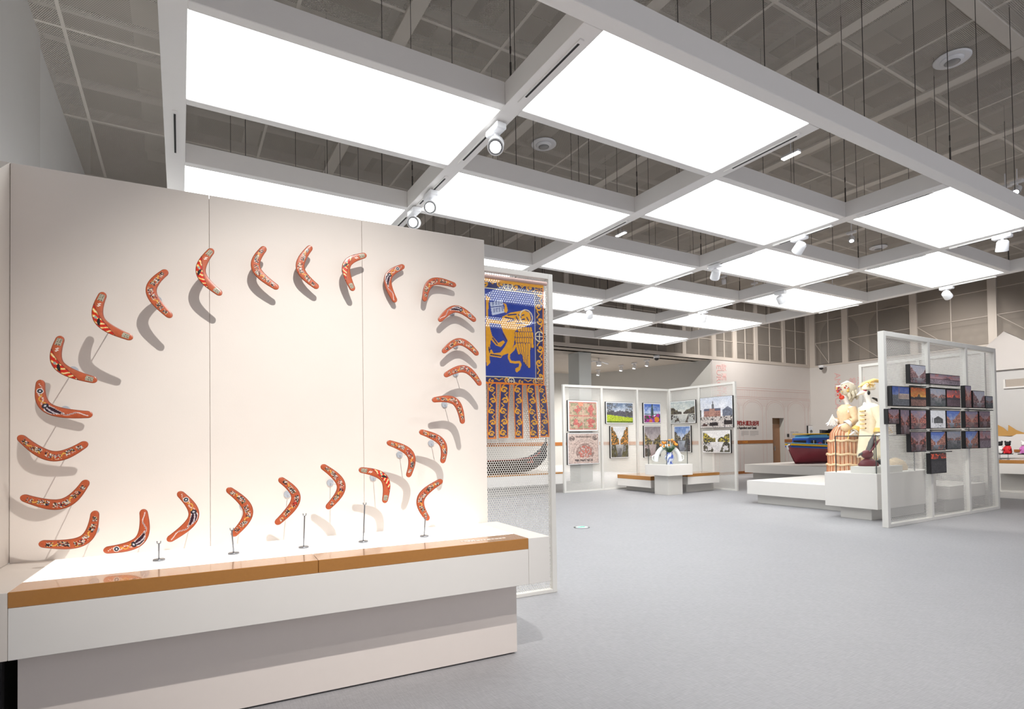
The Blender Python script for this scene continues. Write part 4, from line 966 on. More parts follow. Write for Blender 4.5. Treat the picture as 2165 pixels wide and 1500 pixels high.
# further prints on the alcove wall, glimpsed through the corner screen
for k, (a, b_, pal, lab) in enumerate((((1333, 897), (1343, 917), 'map2', 'small white print at the alcove wall, left of the upper pair'), ((1350, 895), (1362, 916), 'map2', 'small white print at the alcove wall, right of the upper pair'), ((1399, 908), (1410, 962), 'bluec', 'blue print on the alcove wall left of the corner post'), ((1415, 908), (1426, 962), 'bluec', 'blue print on the alcove wall right of the corner post'), ((1333, 921), (1343, 937), 'map2', 'small white print at the alcove wall, lower left'))):
    picture('w', a, b_, 'map' if pal == 'map2' else 'canal', pal, lab, -.062, .03, .06, 60 + k)
picture('y', (1708.5, 900.5), (1721.5, 923), 'house', 'pale', 'white framed certificate on the mural wall above the model boat', V1 - .06, .06, .06, 70)
tag(box('door_reader', *sorted((ony(1664, 920, V1)[0], ony(1667.5, 920, V1)[0])), V1 - .03, V1 - .001, 1.41, 1.54, BLACK, None, .006), 'small black card reader on the mural wall beside the door', 'card reader')

# ================================================================== PLINTHS, BENCHES, SHOWCASES
def plinth_(name, lab, cat, blk, base, edge=None, foot=True):
    o = thing(name, lab, cat, ((base[0] + base[1]) / 2, (base[2] + base[3]) / 2, 0)); ox, oy = o.location[0], o.location[1]
    q = lambda n_, b, m, bev=.003: box(n_, b[0] - ox, b[1] - ox, b[2] - oy, b[3] - oy, b[4], b[5], m, o, bev)
    q('base', base, mat('plinth_base_grey', srgb(206, 203, 198), .5, noise=.01, nscale=6)); q('block', blk, WHITE)
    if edge: q('bronze_edge', edge, BRONZE, .002)
    return o
def showcase(name, lab, x0, x1, y0, y1, z0, z1):
    o = thing(name, lab, 'showcase', (x0, y0, z0)); w_, d, h_ = x1 - x0, y1 - y0, z1 - z0; t = .006
    for (a, b_, c_, e) in ((0, w_, 0, t), (0, w_, d - t, d), (0, t, t, d - t), (w_ - t, w_, t, d - t)): box('glass_pane', a, b_, c_, e, 0, h_, GLASS, o)
    box('glass_pane', 0, w_, 0, d, h_, h_ + t, GLASS, o)
    EM = mat('case_edge', srgb(74, 80, 78), .3, noise=.02)
    for (x, y) in ((0, 0), (w_, 0), (0, d), (w_, d)): box('edge_strip', x - .006, x + .006, y - .006, y + .006, 0, h_ + t, EM, o)
    for y in (0, d): box('edge_strip', 0, w_, y - .006, y + .006, h_, h_ + .014, EM, o)
    for x in (0, w_): box('edge_strip', x - .006, x + .006, 0, d, h_, h_ + .014, EM, o)
    return o
plinth_('pedestal', 'white square pedestal carrying the tulip vase showcase', 'pedestal', (10.385, 11.24, 10.14, 10.95, .495, .768), (10.51, 11.02, 10.28, 10.75, 0, .495))
plinth_('bench_plinth', 'low white bench plinth with bronze edge left of the vase pedestal', 'plinth', (10.62, 11.7, 11.0, 12.3, .13, .33), (10.85, 11.6, 11.1, 12.2, 0, .13), (10.615, 11.705, 10.995, 12.3, .33, .435))
plinth_('bench_plinth', 'low white bench plinth with bronze edge right of the vase pedestal', 'plinth', (11.3, 12.5, 10.36, 10.92, .225, .425), (11.5, 12.55, 10.6, 10.9, 0, .225), (11.295, 12.505, 10.355, 10.92, .425, .50))
showcase('glass_showcase', 'glass showcase over the blue and white tulip vase', 10.45, 11.18, 10.25, 10.89, .769, 1.36)
# tulip vase and arch
va = thing('tulip_vase', 'blue and white vase full of orange tulips', 'vase', (10.72, 10.42, .770)); va.scale = (1.2, 1.2, 1.12)
blu = print_mat('delft_glaze', .2)
th = np.linspace(0, 2 * math.pi, 25); prof = [(.06, 0), (.075, .02), (.05, .05), (.085, .1), (.1, .15), (.085, .2), (.055, .24), (.075, .27)]
PP = np.array([[(r * math.cos(a), r * math.sin(a), z) for a in th] for r, z in prof]); AA, ZZ = np.meshgrid(th, [z for r, z in prof])
CC = np.where((fbm(AA * 3, ZZ * 40, 2) > .5)[..., None], np.array([60, 84, 170]) / 255., np.array([226, 232, 246]) / 255.)
gridmesh('vase_body', PP, CC, blu, va)
GREEN = mat('tulip_leaf', srgb(62, 104, 66), .5, noise=.1); TUL = mat('tulip_petal', srgb(240, 150, 50), .5, noise=.15, nscale=30)
random.seed(5)
for k in range(19):
    a = random.uniform(0, 6.28); r = .05 + .17 * (k / 18) ** .7; zt = .28 + .26 * math.sqrt(max(0, 1 - (r / .24) ** 2)) * random.uniform(.75, 1.05)
    e = (r * math.cos(a), r * math.sin(a), zt)
    f = MB().tube([(0, 0, .24), (e[0] * .6, e[1] * .6, .24 + (zt - .24) * .6), e], .006, 6); f.build('stem', GREEN, va)
    MB().lathe([(.008, 0), (.022, .012), (.024, .03), (.014, .05)], 8).build('tulip', TUL, va).location = (e[0], e[1], e[2] - .01)
for k in range(10):
    a = k * .63; MB().tube([(0, 0, .25), (.08 * math.cos(a), .08 * math.sin(a), .36), (.17 * math.cos(a), .17 * math.sin(a), .33 + .03 * (k % 3))], [.012, .024, .004], 6, flat=.25).build('leaf', GREEN, va)
ar = thing('porcelain_arch', 'white glazed porcelain arch with handles behind the tulip vase', 'ornament', (10.83, 10.58, .833), -.53)
MB().tube([(.31 * math.cos(t), 0, .38 * math.sin(t)) for t in np.linspace(-.0, math.pi, 24)], .062, 12).build('arch', mat('porcelain', srgb(240, 240, 240), .15, noise=.005), ar)
for sg in (-1, 1): MB().tube([(sg * .33, 0, .02), (sg * .40, 0, .05), (sg * .40, 0, .14), (sg * .30, 0, .19)], .014, 8).build('handle', MATS['porcelain'], ar)

plinth_('display_platform', 'tall white pedestal block with showcase in front of the mannequins', 'pedestal', (9.9, 11.9, 5.04, 5.92, .2, .79), (10.02, 11.8, 5.2, 5.72, 0, .2))
plinth_('display_platform', 'low wide white platform under the two mannequins', 'platform', (10.65, 13.38, 5.96, 8.1, .195, .49), (10.8, 13.3, 6.1, 7.95, 0, .195))
plinth_('display_platform', 'low white platform behind the tall mesh screen of pictures', 'platform', (11.95, 13.38, 4.85, 5.94, .25, .49), (12.1, 13.3, 5.0, 5.8, 0, .25))
plinth_('display_platform', 'wide white platform carrying the model boat', 'platform', (16.9, 23.2, 9.6, 12.93, .21, .49), (17.1, 23.0, 9.9, 12.75, 0, .21))
showcase('glass_showcase', 'glass showcase with the dark red carnival mask', 9.95, 11.2, 4.97 + .1, 5.74, .791, 1.415)
st_ = tag(box('display_step', 10.0, 10.9, 5.12, 5.52, .791, .90, WHITE, None, .003), 'small white step inside the mask showcase', 'riser')
mk = thing('carnival_mask', 'dark red carnival mask with tall feather horns on a steel post', 'mask', (10.25, 5.35, .901), 2.6)
RDK = mat('mask_red', srgb(110, 34, 44), .4, noise=.25, nscale=30); GRD = mat('mask_grey', srgb(104, 100, 98), .6, noise=.2, nscale=30)
MB().lathe([(.16, 0), (.17, .03), (.12, .09), (.06, .13)], 16, sy=.7).build('ruff', RDK, mk)
MB().ball((.02, 0, .2), .085, 14, 10, (1.2, .8, .9)).build('face', mat('mask_face', srgb(120, 44, 50), .4, noise=.2, nscale=40), mk)
MB().tube([(.08, 0, .22), (.15, 0, .2), (.17, 0, .17)], [.03, .02, .008], 8).build('beak', GRD, mk)
for k, (dx, dz, m_) in enumerate(((-.17, .40, RDK), (-.1, .42, GRD), (-.19, .33, RDK))):
    MB().tube([(.0, (k - 1) * .03, .24), (dx * .5, (k - 1) * .04, .26 + dz * .35), (dx, (k - 1) * .04, .14 + dz)], [.06, .07, .006], 8, flat=.3).build('feather_horn', m_, mk)
MB().tube([(-.06, 0, 0), (-.06, 0, .2)], .008, 8).build('post', STEEL, mk)
mk2 = thing('carnival_mask', 'small black mask lying on the step behind the red mask', 'mask', (10.62, 5.3, .901), 2.6)
MB().ball((0, 0, .06), .08, 14, 8, (1.3, .8, .7)).build('face', BLACK, mk2); MB().tube([(.08, 0, .07), (.14, 0, .05)], [.03, .008], 8).build('nose', BLACK, mk2)
cf = thing('embroidered_cushion', 'cream and orange lace mound on the platform behind the mesh screen', 'textile', (11.35, 5.45, .791), .2)
MB().lathe([(.34, 0), (.36, .05), (.28, .14), (.14, .2), (.03, .22)], 24, sy=.5, fn=lambda a, z: 1 + .06 * math.sin(7 * a)).build('lace_mound', mat('lace_orange', srgb(232, 200, 160), .8, noise=.3, nscale=40), cf)

# ================================================================== MODEL BOAT
boat = thing('model_boat', 'model boat with red hull, blue cabin and yellow rail on the white platform', 'boat', (18.15, 11.86, .491), -.16)
def hullsec(prof_fn, n, zs): pass
def loft(name, secs, m, parent):
    b = MB(); n = len(secs[0]); V = [p for s_ in secs for p in s_]
    Fs = [(i * n + k, i * n + k + 1, (i + 1) * n + k + 1, (i + 1) * n + k) for i in range(len(secs) - 1) for k in range(n - 1)]
    Fs += [tuple(range(n)), tuple((len(secs) - 1) * n + k for k in range(n))]
    return b.add(V, Fs, True).build(name, m, parent)
BL, BWD = 3.0, .46
def halfw(t): return BWD * (1 - (1 - min(1, t / .32)) ** 2) ** .6 if t < .32 else BWD * (1 - .15 * max(0, (t - .75) / .25) ** 2)
def sheer(t): return .60 + .10 * (1 - t) ** 3
def sec(t, z0, z1, k0, k1, n=9, out=0.):
    x = t * BL - .28 * (1 - t) ** 6 * (z1 / .6); hw = halfw(max(.012, t)) + out
    return [((t * BL - .26 * (1 - t) ** 4 * ((z0 + (z1 - z0) * abs(q)) / .62)), hw * q * (k0 + (k1 - k0) * abs(q) ** .7), z0 + (z1 - z0) * abs(q) ** 1.3) for q in np.linspace(-1, 1, n)]
ts = np.linspace(0, 1, 15)
HULL = mat('hull_red', srgb(132, 50, 62), .35, noise=.2, nscale=3); BBLUE = mat('cabin_blue', srgb(26, 82, 176), .35, noise=.05, nscale=8)
BYEL = mat('rail_yellow', srgb(220, 176, 40), .4, noise=.08, nscale=8); BSKY = mat('roof_light_blue', srgb(96, 172, 226), .4, noise=.05); BWHITE = mat('boat_white', srgb(236, 236, 236), .4, noise=.02)
loft('hull', [sec(t, .0, sheer(t) - .10, .75, 1) for t in ts], HULL, boat)
def strake(z, h_, out, m, nm):
    b = MB()
    for sg in (-1, 1):
        b.tube([(t * BL - .26 * (1 - t) ** 4 * (sheer(t) / .62), sg * (halfw(max(.012, t)) + out), sheer(t) + z) for t in ts], h_ / 2, 8)
    return b.build(nm, m, boat)
strake(-.10, .06, .005, BBLUE, 'blue_strake'); strake(-.03, .07, .01, BYEL, 'yellow_rail'); strake(.02, .03, .02, BSKY, 'gunwale')
loft('deck', [[(p[0], p[1], sheer(t) - .02 + .001 * k) for k, p in enumerate(sec(t, .6, .62, 1, 1, 5))] for t in ts[1:]], BBLUE, boat)
box('cabin', .22, 2.7, -.33, .33, .55, .88, BBLUE, boat, .02); box('wheelhouse', 1.2, 2.6, -.3, .3, .88, .95, BSKY, boat, .01)
MB().prism([(.30, .88), (.36, .97), (1.15, 1.0), (1.2, .88)], 1, -.3, .3).build('foredeck_roof', BSKY, boat)
box('roof', .28, 2.75, -.36, .36, .995, 1.03, BYEL, boat, .01); box('roof_frieze', 1.25, 2.55, -.305, .305, .95, .995, BYEL, boat)
for x in (.36, .9, 1.5, 2.1): 
    wnd = MB().box(x, x + .24, -.338, -.33, .66, .80).build('window', BLACK, boat); MB().box(x + .1, x + .13, -.342, -.338, .66, .80).build('glazing_bar', BWHITE, wnd)
MB().box(.212, .22, -.26, .26, .68, .8).build('bow_window', BLACK, boat)
MB().tube([(.75 + .09 * math.cos(a), -.35, .62 + .09 * math.sin(a)) for a in np.linspace(0, 6.283, 17)], .022, 8).build('lifebuoy', mat('lifebuoy_pink', srgb(226, 76, 120), .5, noise=.05), boat)
MB().tube([(1.38, -.36, .52), (1.30, -.36, .72)], .012, 6).tube([(1.46, -.36, .52), (1.38, -.36, .72)], .012, 6).build('ladder', BWHITE, boat)
MB().tube([(-.24, 0, .66), (-.36, 0, .62), (-.3, 0, .50)], .03, 8).build('bow_fender', BWHITE, boat)
bk = thing('model_boat', 'dark model ship standing behind the lady mannequin', 'boat', (21.2, 12.2, .491), -.1)
loft('hull', [[(x, y * (1 - abs(x / .9) ** 3), .75 + .35 * abs(y / .3) + .08 * abs(x)) for y in np.linspace(-.3, .3, 7)] for x in np.linspace(-.9, .9, 9)], BLACK, bk)
box('cradle', -.6, .6, -.2, .2, 0, .76, BLACK, bk); box('deckhouse', -.25, .25, -.15, .15, 1.0, 1.2, BLACK, bk, .01); MB().tube([(0, 0, 1.1), (0, 0, 1.45)], .03, 8).build('funnel', BLACK, bk)

# ================================================================== MANNEQUINS
def human(root, name, joints, edges, m, rootj):
    me = bpy.data.meshes.new(name); names = list(joints); ix = {n: i for i, n in enumerate(names)}
    me.from_pydata([joints[n][0] for n in names], [(ix[a], ix[b_]) for a, b_ in edges], [])
    o = bpy.data.objects.new(name, me); COL.objects.link(o)
    md = o.modifiers.new('skin', 'SKIN'); sub = o.modifiers.new('sub', 'SUBSURF'); sub.levels = 1; sub.render_levels = 1
    sv = me.skin_vertices[0].data
    for n in names:
        r = joints[n][1]; sv[ix[n]].radius = (r, r) if not hasattr(r, '__len__') else r
    sv[ix[rootj]].use_root = True
    dg = bpy.context.evaluated_depsgraph_get(); dg.update()
    me2 = bpy.data.meshes.new_from_object(o.evaluated_get(dg)); bpy.data.objects.remove(o)
    me2.materials.clear(); me2.materials.append(m); me2.polygons.foreach_set('use_smooth', [True] * len(me2.polygons)); me2.name = name
    return link(me2, name, root)
SKIN = mat('mannequin_white', srgb(232, 228, 222), .4, noise=.02)
CREAM = mat('cream_brocade', srgb(226, 196, 158), .7, noise=.16, nscale=22, bump=.1, bscale=60); CREAM2 = mat('cream_coat', srgb(230, 216, 188), .65, noise=.1, nscale=16, bump=.08, bscale=50)
COPPER = mat('copper_stripe_satin', srgb(206, 140, 92), .45, noise=.2, nscale=14); GOLDT = mat('gold_trim', srgb(214, 176, 96), .45, noise=.2, nscale=60)
LACE = mat('white_lace', srgb(244, 242, 238), .8, noise=.04, nscale=60); WIG = mat('white_wig', srgb(200, 190, 168), .8, noise=.3, nscale=26, bump=.6, bscale=36)
MRED = mat('mask_scarlet', srgb(206, 60, 36), .4, noise=.1, nscale=40); FLOR = mat('flower_crimson', srgb(158, 44, 66), .6, noise=.2, nscale=40); FLOW = mat('flower_white', srgb(240, 232, 224), .6, noise=.05)
FACE = math.pi - .529
PZ = .491
VL, VM = 7.15, 6.42
lp = ony(1793, 930, VL); lady = thing('mannequin', 'mannequin in a striped copper and cream gown with flowered white wig', 'mannequin', (lp[0], lp[1], PZ), FACE); lady.scale = (1, -1, 1)
zz = lambda y: ony(1793, y, VL)[2] - PZ
ff = lambda x: (1793 - x) * .0102
J = {'pelvis': ((0, 0, zz(910)), .13), 'waist': ((.02, 0, zz(897)), .1), 'chest': ((.06, 0, zz(876)), .13), 'neckb': ((-.02, 0, zz(857)), .05), 'neck': ((.02, 0, zz(850)), .043), 'skull': ((.06, 0, zz(840)), .085), 'crown': ((.05, 0, zz(832)), .07),
     'chin': ((.115, 0, zz(846)), .045), 'nose': ((.165, 0, zz(841)), .014),
     'hipl': ((0, .1, .95), .1), 'kneel': ((0, .11, .5), .07), 'anklel': ((0, .11, .09), .045), 'toel': ((.14, .11, .04), .035), 'hipr': ((0, -.1, .95), .1), 'kneer': ((0, -.11, .5), .07), 'ankler': ((0, -.11, .09), .045), 'toer': ((.14, -.11, .04), .035),
     'shl': ((.0, .17, zz(863)), .06), 'ell': ((.02, .23, zz(888)), .048), 'wrl': ((.24, .16, zz(893)), .03), 'hal': ((.33, .13, zz(893)), .03), 'shr': ((.0, -.17, zz(863)), .06), 'elr': ((-.04, -.23, zz(888)), .048), 'wrr': ((.16, -.2, zz(898)), .03), 'har': ((.24, -.18, zz(900)), .03)}
E1 = [('pelvis', 'waist'), ('waist', 'chest'), ('chest', 'neckb'), ('neckb', 'neck'), ('neck', 'skull'), ('skull', 'crown'), ('skull', 'chin'), ('skull', 'nose'), ('pelvis', 'hipl'), ('hipl', 'kneel'), ('kneel', 'anklel'), ('anklel', 'toel'), ('pelvis', 'hipr'), ('hipr', 'kneer'), ('kneer', 'ankler'), ('ankler', 'toer'),
      ('chest', 'shl'), ('shl', 'ell'), ('ell', 'wrl'), ('wrl', 'hal'), ('chest', 'shr'), ('shr', 'elr'), ('elr', 'wrr'), ('wrr', 'har')]
def fingers(J, E, h, d, s_):
    hx, hy, hz = J[h][0]
    for k in range(4):
        a = (hx + .05 * d[0], hy + (k - 1.5) * .019 + .05 * d[1], hz + .05 * d[2]); b_ = (a[0] + (.035 - .006 * abs(k - 1.3)) * d[0], a[1] + .02 * d[1], a[2] - .02)
        J[f'{h}f{k}'] = (a, .009); J[f'{h}g{k}'] = (b_, .0075); E += [(h, f'{h}f{k}'), (f'{h}f{k}', f'{h}g{k}')]
    J[h + 't'] = ((hx + .02, hy + s_ * .035, hz + .01), .01); J[h + 'u'] = ((hx + .045, hy + s_ * .045, hz), .008); E += [(h, h + 't'), (h + 't', h + 'u')]
fingers(J, E1, 'hal', (1, 0, -.3), -1); fingers(J, E1, 'har', (1, 0, -.3), 1)
human(lady, 'body', J, E1, SKIN, 'pelvis')
pleat = lambda a, z: 1 + .035 * math.sin(26 * a)
zw = zz(899)
SKP = [(.40, .015), (.41, .06), (.395, .28), (.385, .30), (.38, .33), (.385, .5), (.375, .53), (.37, .58), (.37, .80), (.35, .83), (.335, .86), (.32, 1.0), (.24, zw - .06), (.125, zw + .02)]
zs_ = np.concatenate([np.linspace(a[1], b_[1], 5)[:-1] for a, b_ in zip(SKP[:-1], SKP[1:])] + [[SKP[-1][1]]]); rs_ = np.interp(zs_, [p[1] for p in SKP], [p[0] for p in SKP])
aa_ = np.linspace(0, 2 * math.pi, 181); AG, ZGd = np.meshgrid(aa_, zs_); RG = np.interp(ZGd, zs_, rs_) * (1 + .022 * np.sin(30 * AG))
st1 = np.sin(30 * AG + .6) > .25; CS = np.where(st1[..., None], np.array([192, 122, 78]) / 255., np.array([232, 204, 168]) / 255.); CS = np.where((np.sin(60 * AG) > .8)[..., None], np.array([150, 84, 60]) / 255., CS)
CS = CS * (.85 + .3 * fbm(AG * 6, ZGd * 12, 4))[..., None]
skirt = gridmesh('skirt', np.stack([.05 + RG * np.cos(AG), RG * .82 * np.sin(AG), ZGd], -1), CS, print_mat('striped_satin', .5), lady)
for k, (r, z) in enumerate(((.41, .05), (.39, .30), (.38, .53), (.36, .83))):
    MB().tube([(.05 + (r + .012) * math.cos(a), (r + .012) * .82 * math.sin(a), z + .012 * math.sin(9 * a)) for a in np.linspace(0, 2 * math.pi, 49)], .024, 8).build('skirt_frill', CREAM, skirt)
MB().lathe([(.31, zw - .26), (.3, zw - .2), (.22, zw - .1), (.135, zw + .03)], 48, -.02, -.03, 1.1, .95, fn=lambda a, z: 1 + .07 * math.sin(6 * a + 2) ).build('overskirt', CREAM, lady)
MB().lathe([(.115, zw - .02), (.12, zw + .05), (.155, zz(880)), (.165, zz(872)), (.14, zz(862)), (.07, zz(856))], 32, .035, 0, 1.1, 1.05).build('bodice', CREAM, lady)
for sg in (-1, 1):
    e = J['ell' if sg > 0 else 'elr'][0]; sh_ = J['shl' if sg > 0 else 'shr'][0]; wr_ = J['wrl' if sg > 0 else 'wrr'][0]
    MB().tube([sh_, ((sh_[0] + e[0]) / 2, (sh_[1] + e[1]) / 2, (sh_[2] + e[2]) / 2), e, tuple(.45 * np.array(e) + .55 * np.array(wr_))], [.085, .09, .075, .085], 14).build('sleeve', CREAM, lady)
    MB().tube([tuple(.45 * np.array(e) + .55 * np.array(wr_)), tuple(.1 * np.array(e) + .9 * np.array(wr_) - np.array([0, 0, .02]))], [.07, .10], 14, caps=False).build('lace_cuff', LACE, lady)
MB().tube([(.12, .09, zz(862)), (.19, 0, zz(868)), (.12, -.09, zz(862))], .022, 8).build('neck_ruffle', LACE, lady)
for k in range(5): MB().ball((.165 + .01 * (k % 2), (-.05 + .025 * k), zz(884) + .05 * math.sin(k * 2)), .02, 8, 6).build('rosette', GOLDT, lady)
MB().ball((.14, -.20, zz(905)), .12, 14, 10, (1.1, .7, .8)).build('bow', CREAM, lady)
for sg in (-1, 1): MB().tube([(.1, -.24, zz(905)), (.05 + .1 * sg, -.27, zz(918)), (.02 + .16 * sg, -.26, zz(940))], [.02, .045, .03], 8, flat=.3).build('ribbon', GOLDT, lady)
MB().lathe([(.06, -.15), (.145, -.08), (.165, .02), (.14, .1), (.09, .15), (.03, .17)], 24, 0, 0, 1.15, .9, fn=lambda a, z: 1 + .05 * math.sin(9 * a + 30 * z)).build('wig', WIG, lady).location = (-.02, 0, zz(826))
for k in range(9):
    a = 1.1 + k * .5; z = zz(829 + 3 * (k % 3)); cx_, cy_ = -.02 + .165 * math.cos(a), .135 * math.sin(a)
    MB().tube([(cx_ - .02, cy_, z + .03), (cx_, cy_ * 1.15, z), (cx_ - .03, cy_ * 1.1, z - .07), (cx_ - .01, cy_, z - .12)], [.018, .034, .032, .012], 8).build('wig_curl', WIG, lady)
MB().tube([(-.08, 0, zz(832)), (-.12, 0, zz(842)), (-.08, 0, zz(851))], [.06, .05, .02], 10).build('wig_curl', WIG, lady)
MB().tube([(.13, 0, zz(813)), (.0, 0, zz(809)), (-.12, 0, zz(814)), (-.20, 0, zz(824))], [.02, .06, .06, .015], 12, flat=.6).build('hat', mat('hat_white', srgb(232, 230, 222), .7, noise=.1, nscale=40), lady)
random.seed(9)
for k in range(30):
    a = random.uniform(-1.9, 1.0); z = zz(random.uniform(817, 836)); MB().ball((.05 + .15 * math.cos(a), .13 * math.sin(a), z), random.uniform(.014, .03), 7, 5).build('flower', (FLOR, FLOW, MRED, GOLDT)[k % 4], lady)
MB().ball((.118, 0, zz(840.5)), .07, 14, 10, (.75, .95, .75)).build('half_mask', MRED, lady)
MB().ball((.165, 0, zz(848)), .012, 8, 6, (.6, 1.5, .7)).build('lips', BLACK, lady)
fan = MB()
for k in range(9):
    a = -.5 + k * .125; fan.tube([(.27, .13 - .003 * k, zz(876)), (.27 + .5 * .25 * a, .13 - .003 * k, zz(887)), (.27 + .25 * a, .13 - .003 * k, zz(900) + .02 * (k % 2))], [.01, .02, .026], 6, flat=.4)
fan.build('lace_handkerchief', LACE, lady)
mp_ = ony(1840, 930, VM); man = thing('mannequin', 'mannequin in a cream brocade coat with beaked mask and gold hat', 'mannequin', (mp_[0], mp_[1], PZ), FACE); man.scale = (1, -1, 1)
zm = lambda y: ony(1840, y, VM)[2] - PZ
J = {'pelvis': ((0, 0, zm(915)), .14), 'waist': ((.02, 0, zm(900)), .13), 'chest': ((.03, 0, zm(872)), .16), 'neckb': ((-.01, 0, zm(856)), .06), 'neck': ((.02, 0, zm(846)), .05), 'skull': ((.05, 0, zm(832)), .09), 'crown': ((.04, 0, zm(823)), .075), 'chin': ((.11, 0, zm(838)), .045),
     'hipl': ((0, .1, zm(925)), .11), 'kneel': ((.02, .1, .52), .075), 'anklel': ((0, .1, .09), .05), 'toel': ((.16, .1, .04), .04), 'hipr': ((0, -.1, zm(925)), .11), 'kneer': ((.02, -.1, .52), .075), 'ankler': ((0, -.1, .09), .05), 'toer': ((.16, -.1, .04), .04),
     'shl': ((0, .2, zm(862)), .075), 'ell': ((-.02, .27, zm(893)), .058), 'wrl': ((.14, .26, zm(912)), .036), 'hal': ((.2, .25, zm(916)), .034), 'shr': ((0, -.2, zm(862)), .075), 'elr': ((-.06, -.27, zm(893)), .058), 'wrr': ((.0, -.29, zm(916)), .036), 'har': ((-.02, -.30, zm(922)), .034)}
E1 = [e for e in E1[:24] if 'nose' not in e]
fingers(J, E1, 'hal', (1, 0, -.4), -1); fingers(J, E1, 'har', (.2, 0, -1), 1)
human(man, 'body', J, E1, SKIN, 'pelvis')
MB().lathe([(.27, zm(968)), (.27, zm(960)), (.23, zm(925)), (.2, zm(902)), (.21, zm(880)), (.215, zm(868)), (.17, zm(859)), (.075, zm(853))], 40, -.02, 0, 1., .95, fn=lambda a, z: 1 + (.03 * math.sin(10 * a) if z < zm(915) else 0)).build('coat', CREAM2, man)
for sg in (-1, 1):
    e = J['ell' if sg > 0 else 'elr'][0]; sh_ = J['shl' if sg > 0 else 'shr'][0]; wr_ = J['wrl' if sg > 0 else 'wrr'][0]
    MB().tube([sh_, ((sh_[0] + e[0]) / 2, (sh_[1] + e[1]) / 2, (sh_[2] + e[2]) / 2), e, wr_], [.1, .1, .085, .09], 14).build('sleeve', CREAM2, man)
    MB().tube([tuple(.35 * np.array(e) + .65 * np.array(wr_)), wr_], [.1, .105], 14).build('coat_cuff', GOLDT, man)
    MB().tube([wr_, tuple(np.array(wr_) + .6 * (np.array(J['hal' if sg > 0 else 'har'][0]) - np.array(wr_)))], [.07, .08], 12, caps=False).build('lace_cuff', LACE, man)
    MB().tube([(.02, .1 * sg, zm(930)), (.03, .1 * sg, .5), (.0, .1 * sg, .12)], [.13, .1, .065], 12).build('breeches_leg', CREAM, man)
    MB().ball((.06, .1 * sg, .058), .06, 10, 8, (2., .9, .9)).build('shoe', BLACK, man)
for k in range(5):
    MB().tube([(.2, -.16, zm(870 + 9 * k)), (.215, -.02, zm(870 + 9 * k))], .012, 6).build('braid', GOLDT, man); MB().ball((.19, -.16, zm(870 + 9 * k)), .016, 8, 6).build('button', mat('button_brown', srgb(120, 84, 50), .4), man)
MB().tube([(.06, .06, zm(853)), (.1, 0, zm(858)), (.1, 0, zm(868))], [.03, .04, .03], 8).build('jabot', LACE, man)
MB().tube([(.08, 0, zm(829)), (.17, 0, zm(831)), (.26, 0, zm(836))], [.06, .04, .01], 12).build('beak_mask', mat('beak_cream', srgb(240, 226, 206), .45, noise=.05), man)
MB().ball((.1, 0, zm(826.5)), .05, 10, 8, (.9, 1.3, .5)).build('eye_mask', FLOR, man); MB().ball((.05, -.07, zm(832)), .04, 8, 6, (.8, .5, 1.1)).build('mask_cheek', BLACK, man)
MB().lathe([(.11, -.03), (.13, 0), (.125, .05), (.1, .1), (.03, .12)], 20, sx=1.1).build('hat_crown', mat('hat_cream', srgb(240, 228, 206), .6, noise=.1, nscale=30), man).location = (.02, 0, zm(822))
br = MB().tube([(.22, 0, zm(819)), (.1, 0, zm(811)), (-.1, 0, zm(805)), (-.26, 0, zm(808)), (-.30, 0, zm(814))], [.02, .07, .09, .06, .02], 12, flat=.45); br.build('hat_brim', mat('hat_gold', srgb(234, 196, 124), .6, noise=.12, nscale=30), man)
for k in range(8): MB().tube([(.05, -.12, zm(815)), (.05 + .09 * math.cos(k * .8), -.135, zm(815) + .06 * math.sin(k * .8))], [.01, .022], 6, flat=.4).build('hat_rosette', GOLDT, man)
MB().tube([(-.07, 0, zm(842)), (-.14, 0, zm(845)), (-.17, 0, zm(850))], [.03, .045, .01], 8, flat=.5).build('hair_bow', BLACK, man)
fn_ = MB()
for k in range(9):
    a = -.7 + k * .175; fn_.tube([(-.02, -.32, zm(922)), (-.02 - .22 * math.sin(a + .55), -.33 - .002 * k, zm(922) + .22 * math.cos(a + .55))], [.008, .034], 6, flat=.2)
fn_.build('folding_fan', GOLDT, man)

# ================================================================== RIGHT EDGE: GABLE WALL, PLINTH, DOLLS
rpl = plinth_('display_plinth', 'white plinth with bronze edge at the right border, carrying dolls', 'plinth', (15.7, 16.9, 2.4, 5.47, .54, .77), (16.02, 16.8, 2.5, 5.6, 0, .54), (15.695, 16.9, 2.4, 5.475, .77, .845))

box('light_step', 15.75 - rpl.location[0], 16.015 - rpl.location[0], 2.4 - rpl.location[1], 5.55 - rpl.location[1], 0, .13, WHITE, rpl, .003)
gb = thing('house_facade', 'white house-shaped panel with pointed gable at the right border', 'panel', (17.1, 5.7, 0))
gz = onx(2127, 702, 17.1)[2]; ez = onx(2088, 735, 17.1)
MB().prism([(.36, 2.95), (.36, 3.55), (0, gz), (-.7, 3.35), (-.7, 2.95)], 0, -.12, 0).build('gable', MURALW, gb)
MB().box(0, .1, -1.2, .25, 0, 2.95).build('wall_panel', mat('facade_panel', srgb(206, 203, 200), .6, noise=.02, nscale=3), gb)
MB().box(-.06, 0, -1.0, .06, 2.5, 2.54).box(-.06, 0, .02, .06, 2.54, 2.72).build('window_frame', WHITE, gb); MB().box(-.01, 0, -1.0, .02, 2.54, 2.72).build('window_recess', mat('recess_brown', srgb(176, 164, 152), .6, noise=.03), gb)
g2 = thing('house_facade', 'second white gable peeking out behind the first at the right border', 'panel', (18.2, 5.5, 0))
MB().prism([(.5, 0), (.5, 3.55), (0, 3.95), (-.8, 3.3), (-.8, 0)], 0, 0, .1).build('gable', MURALW, g2)
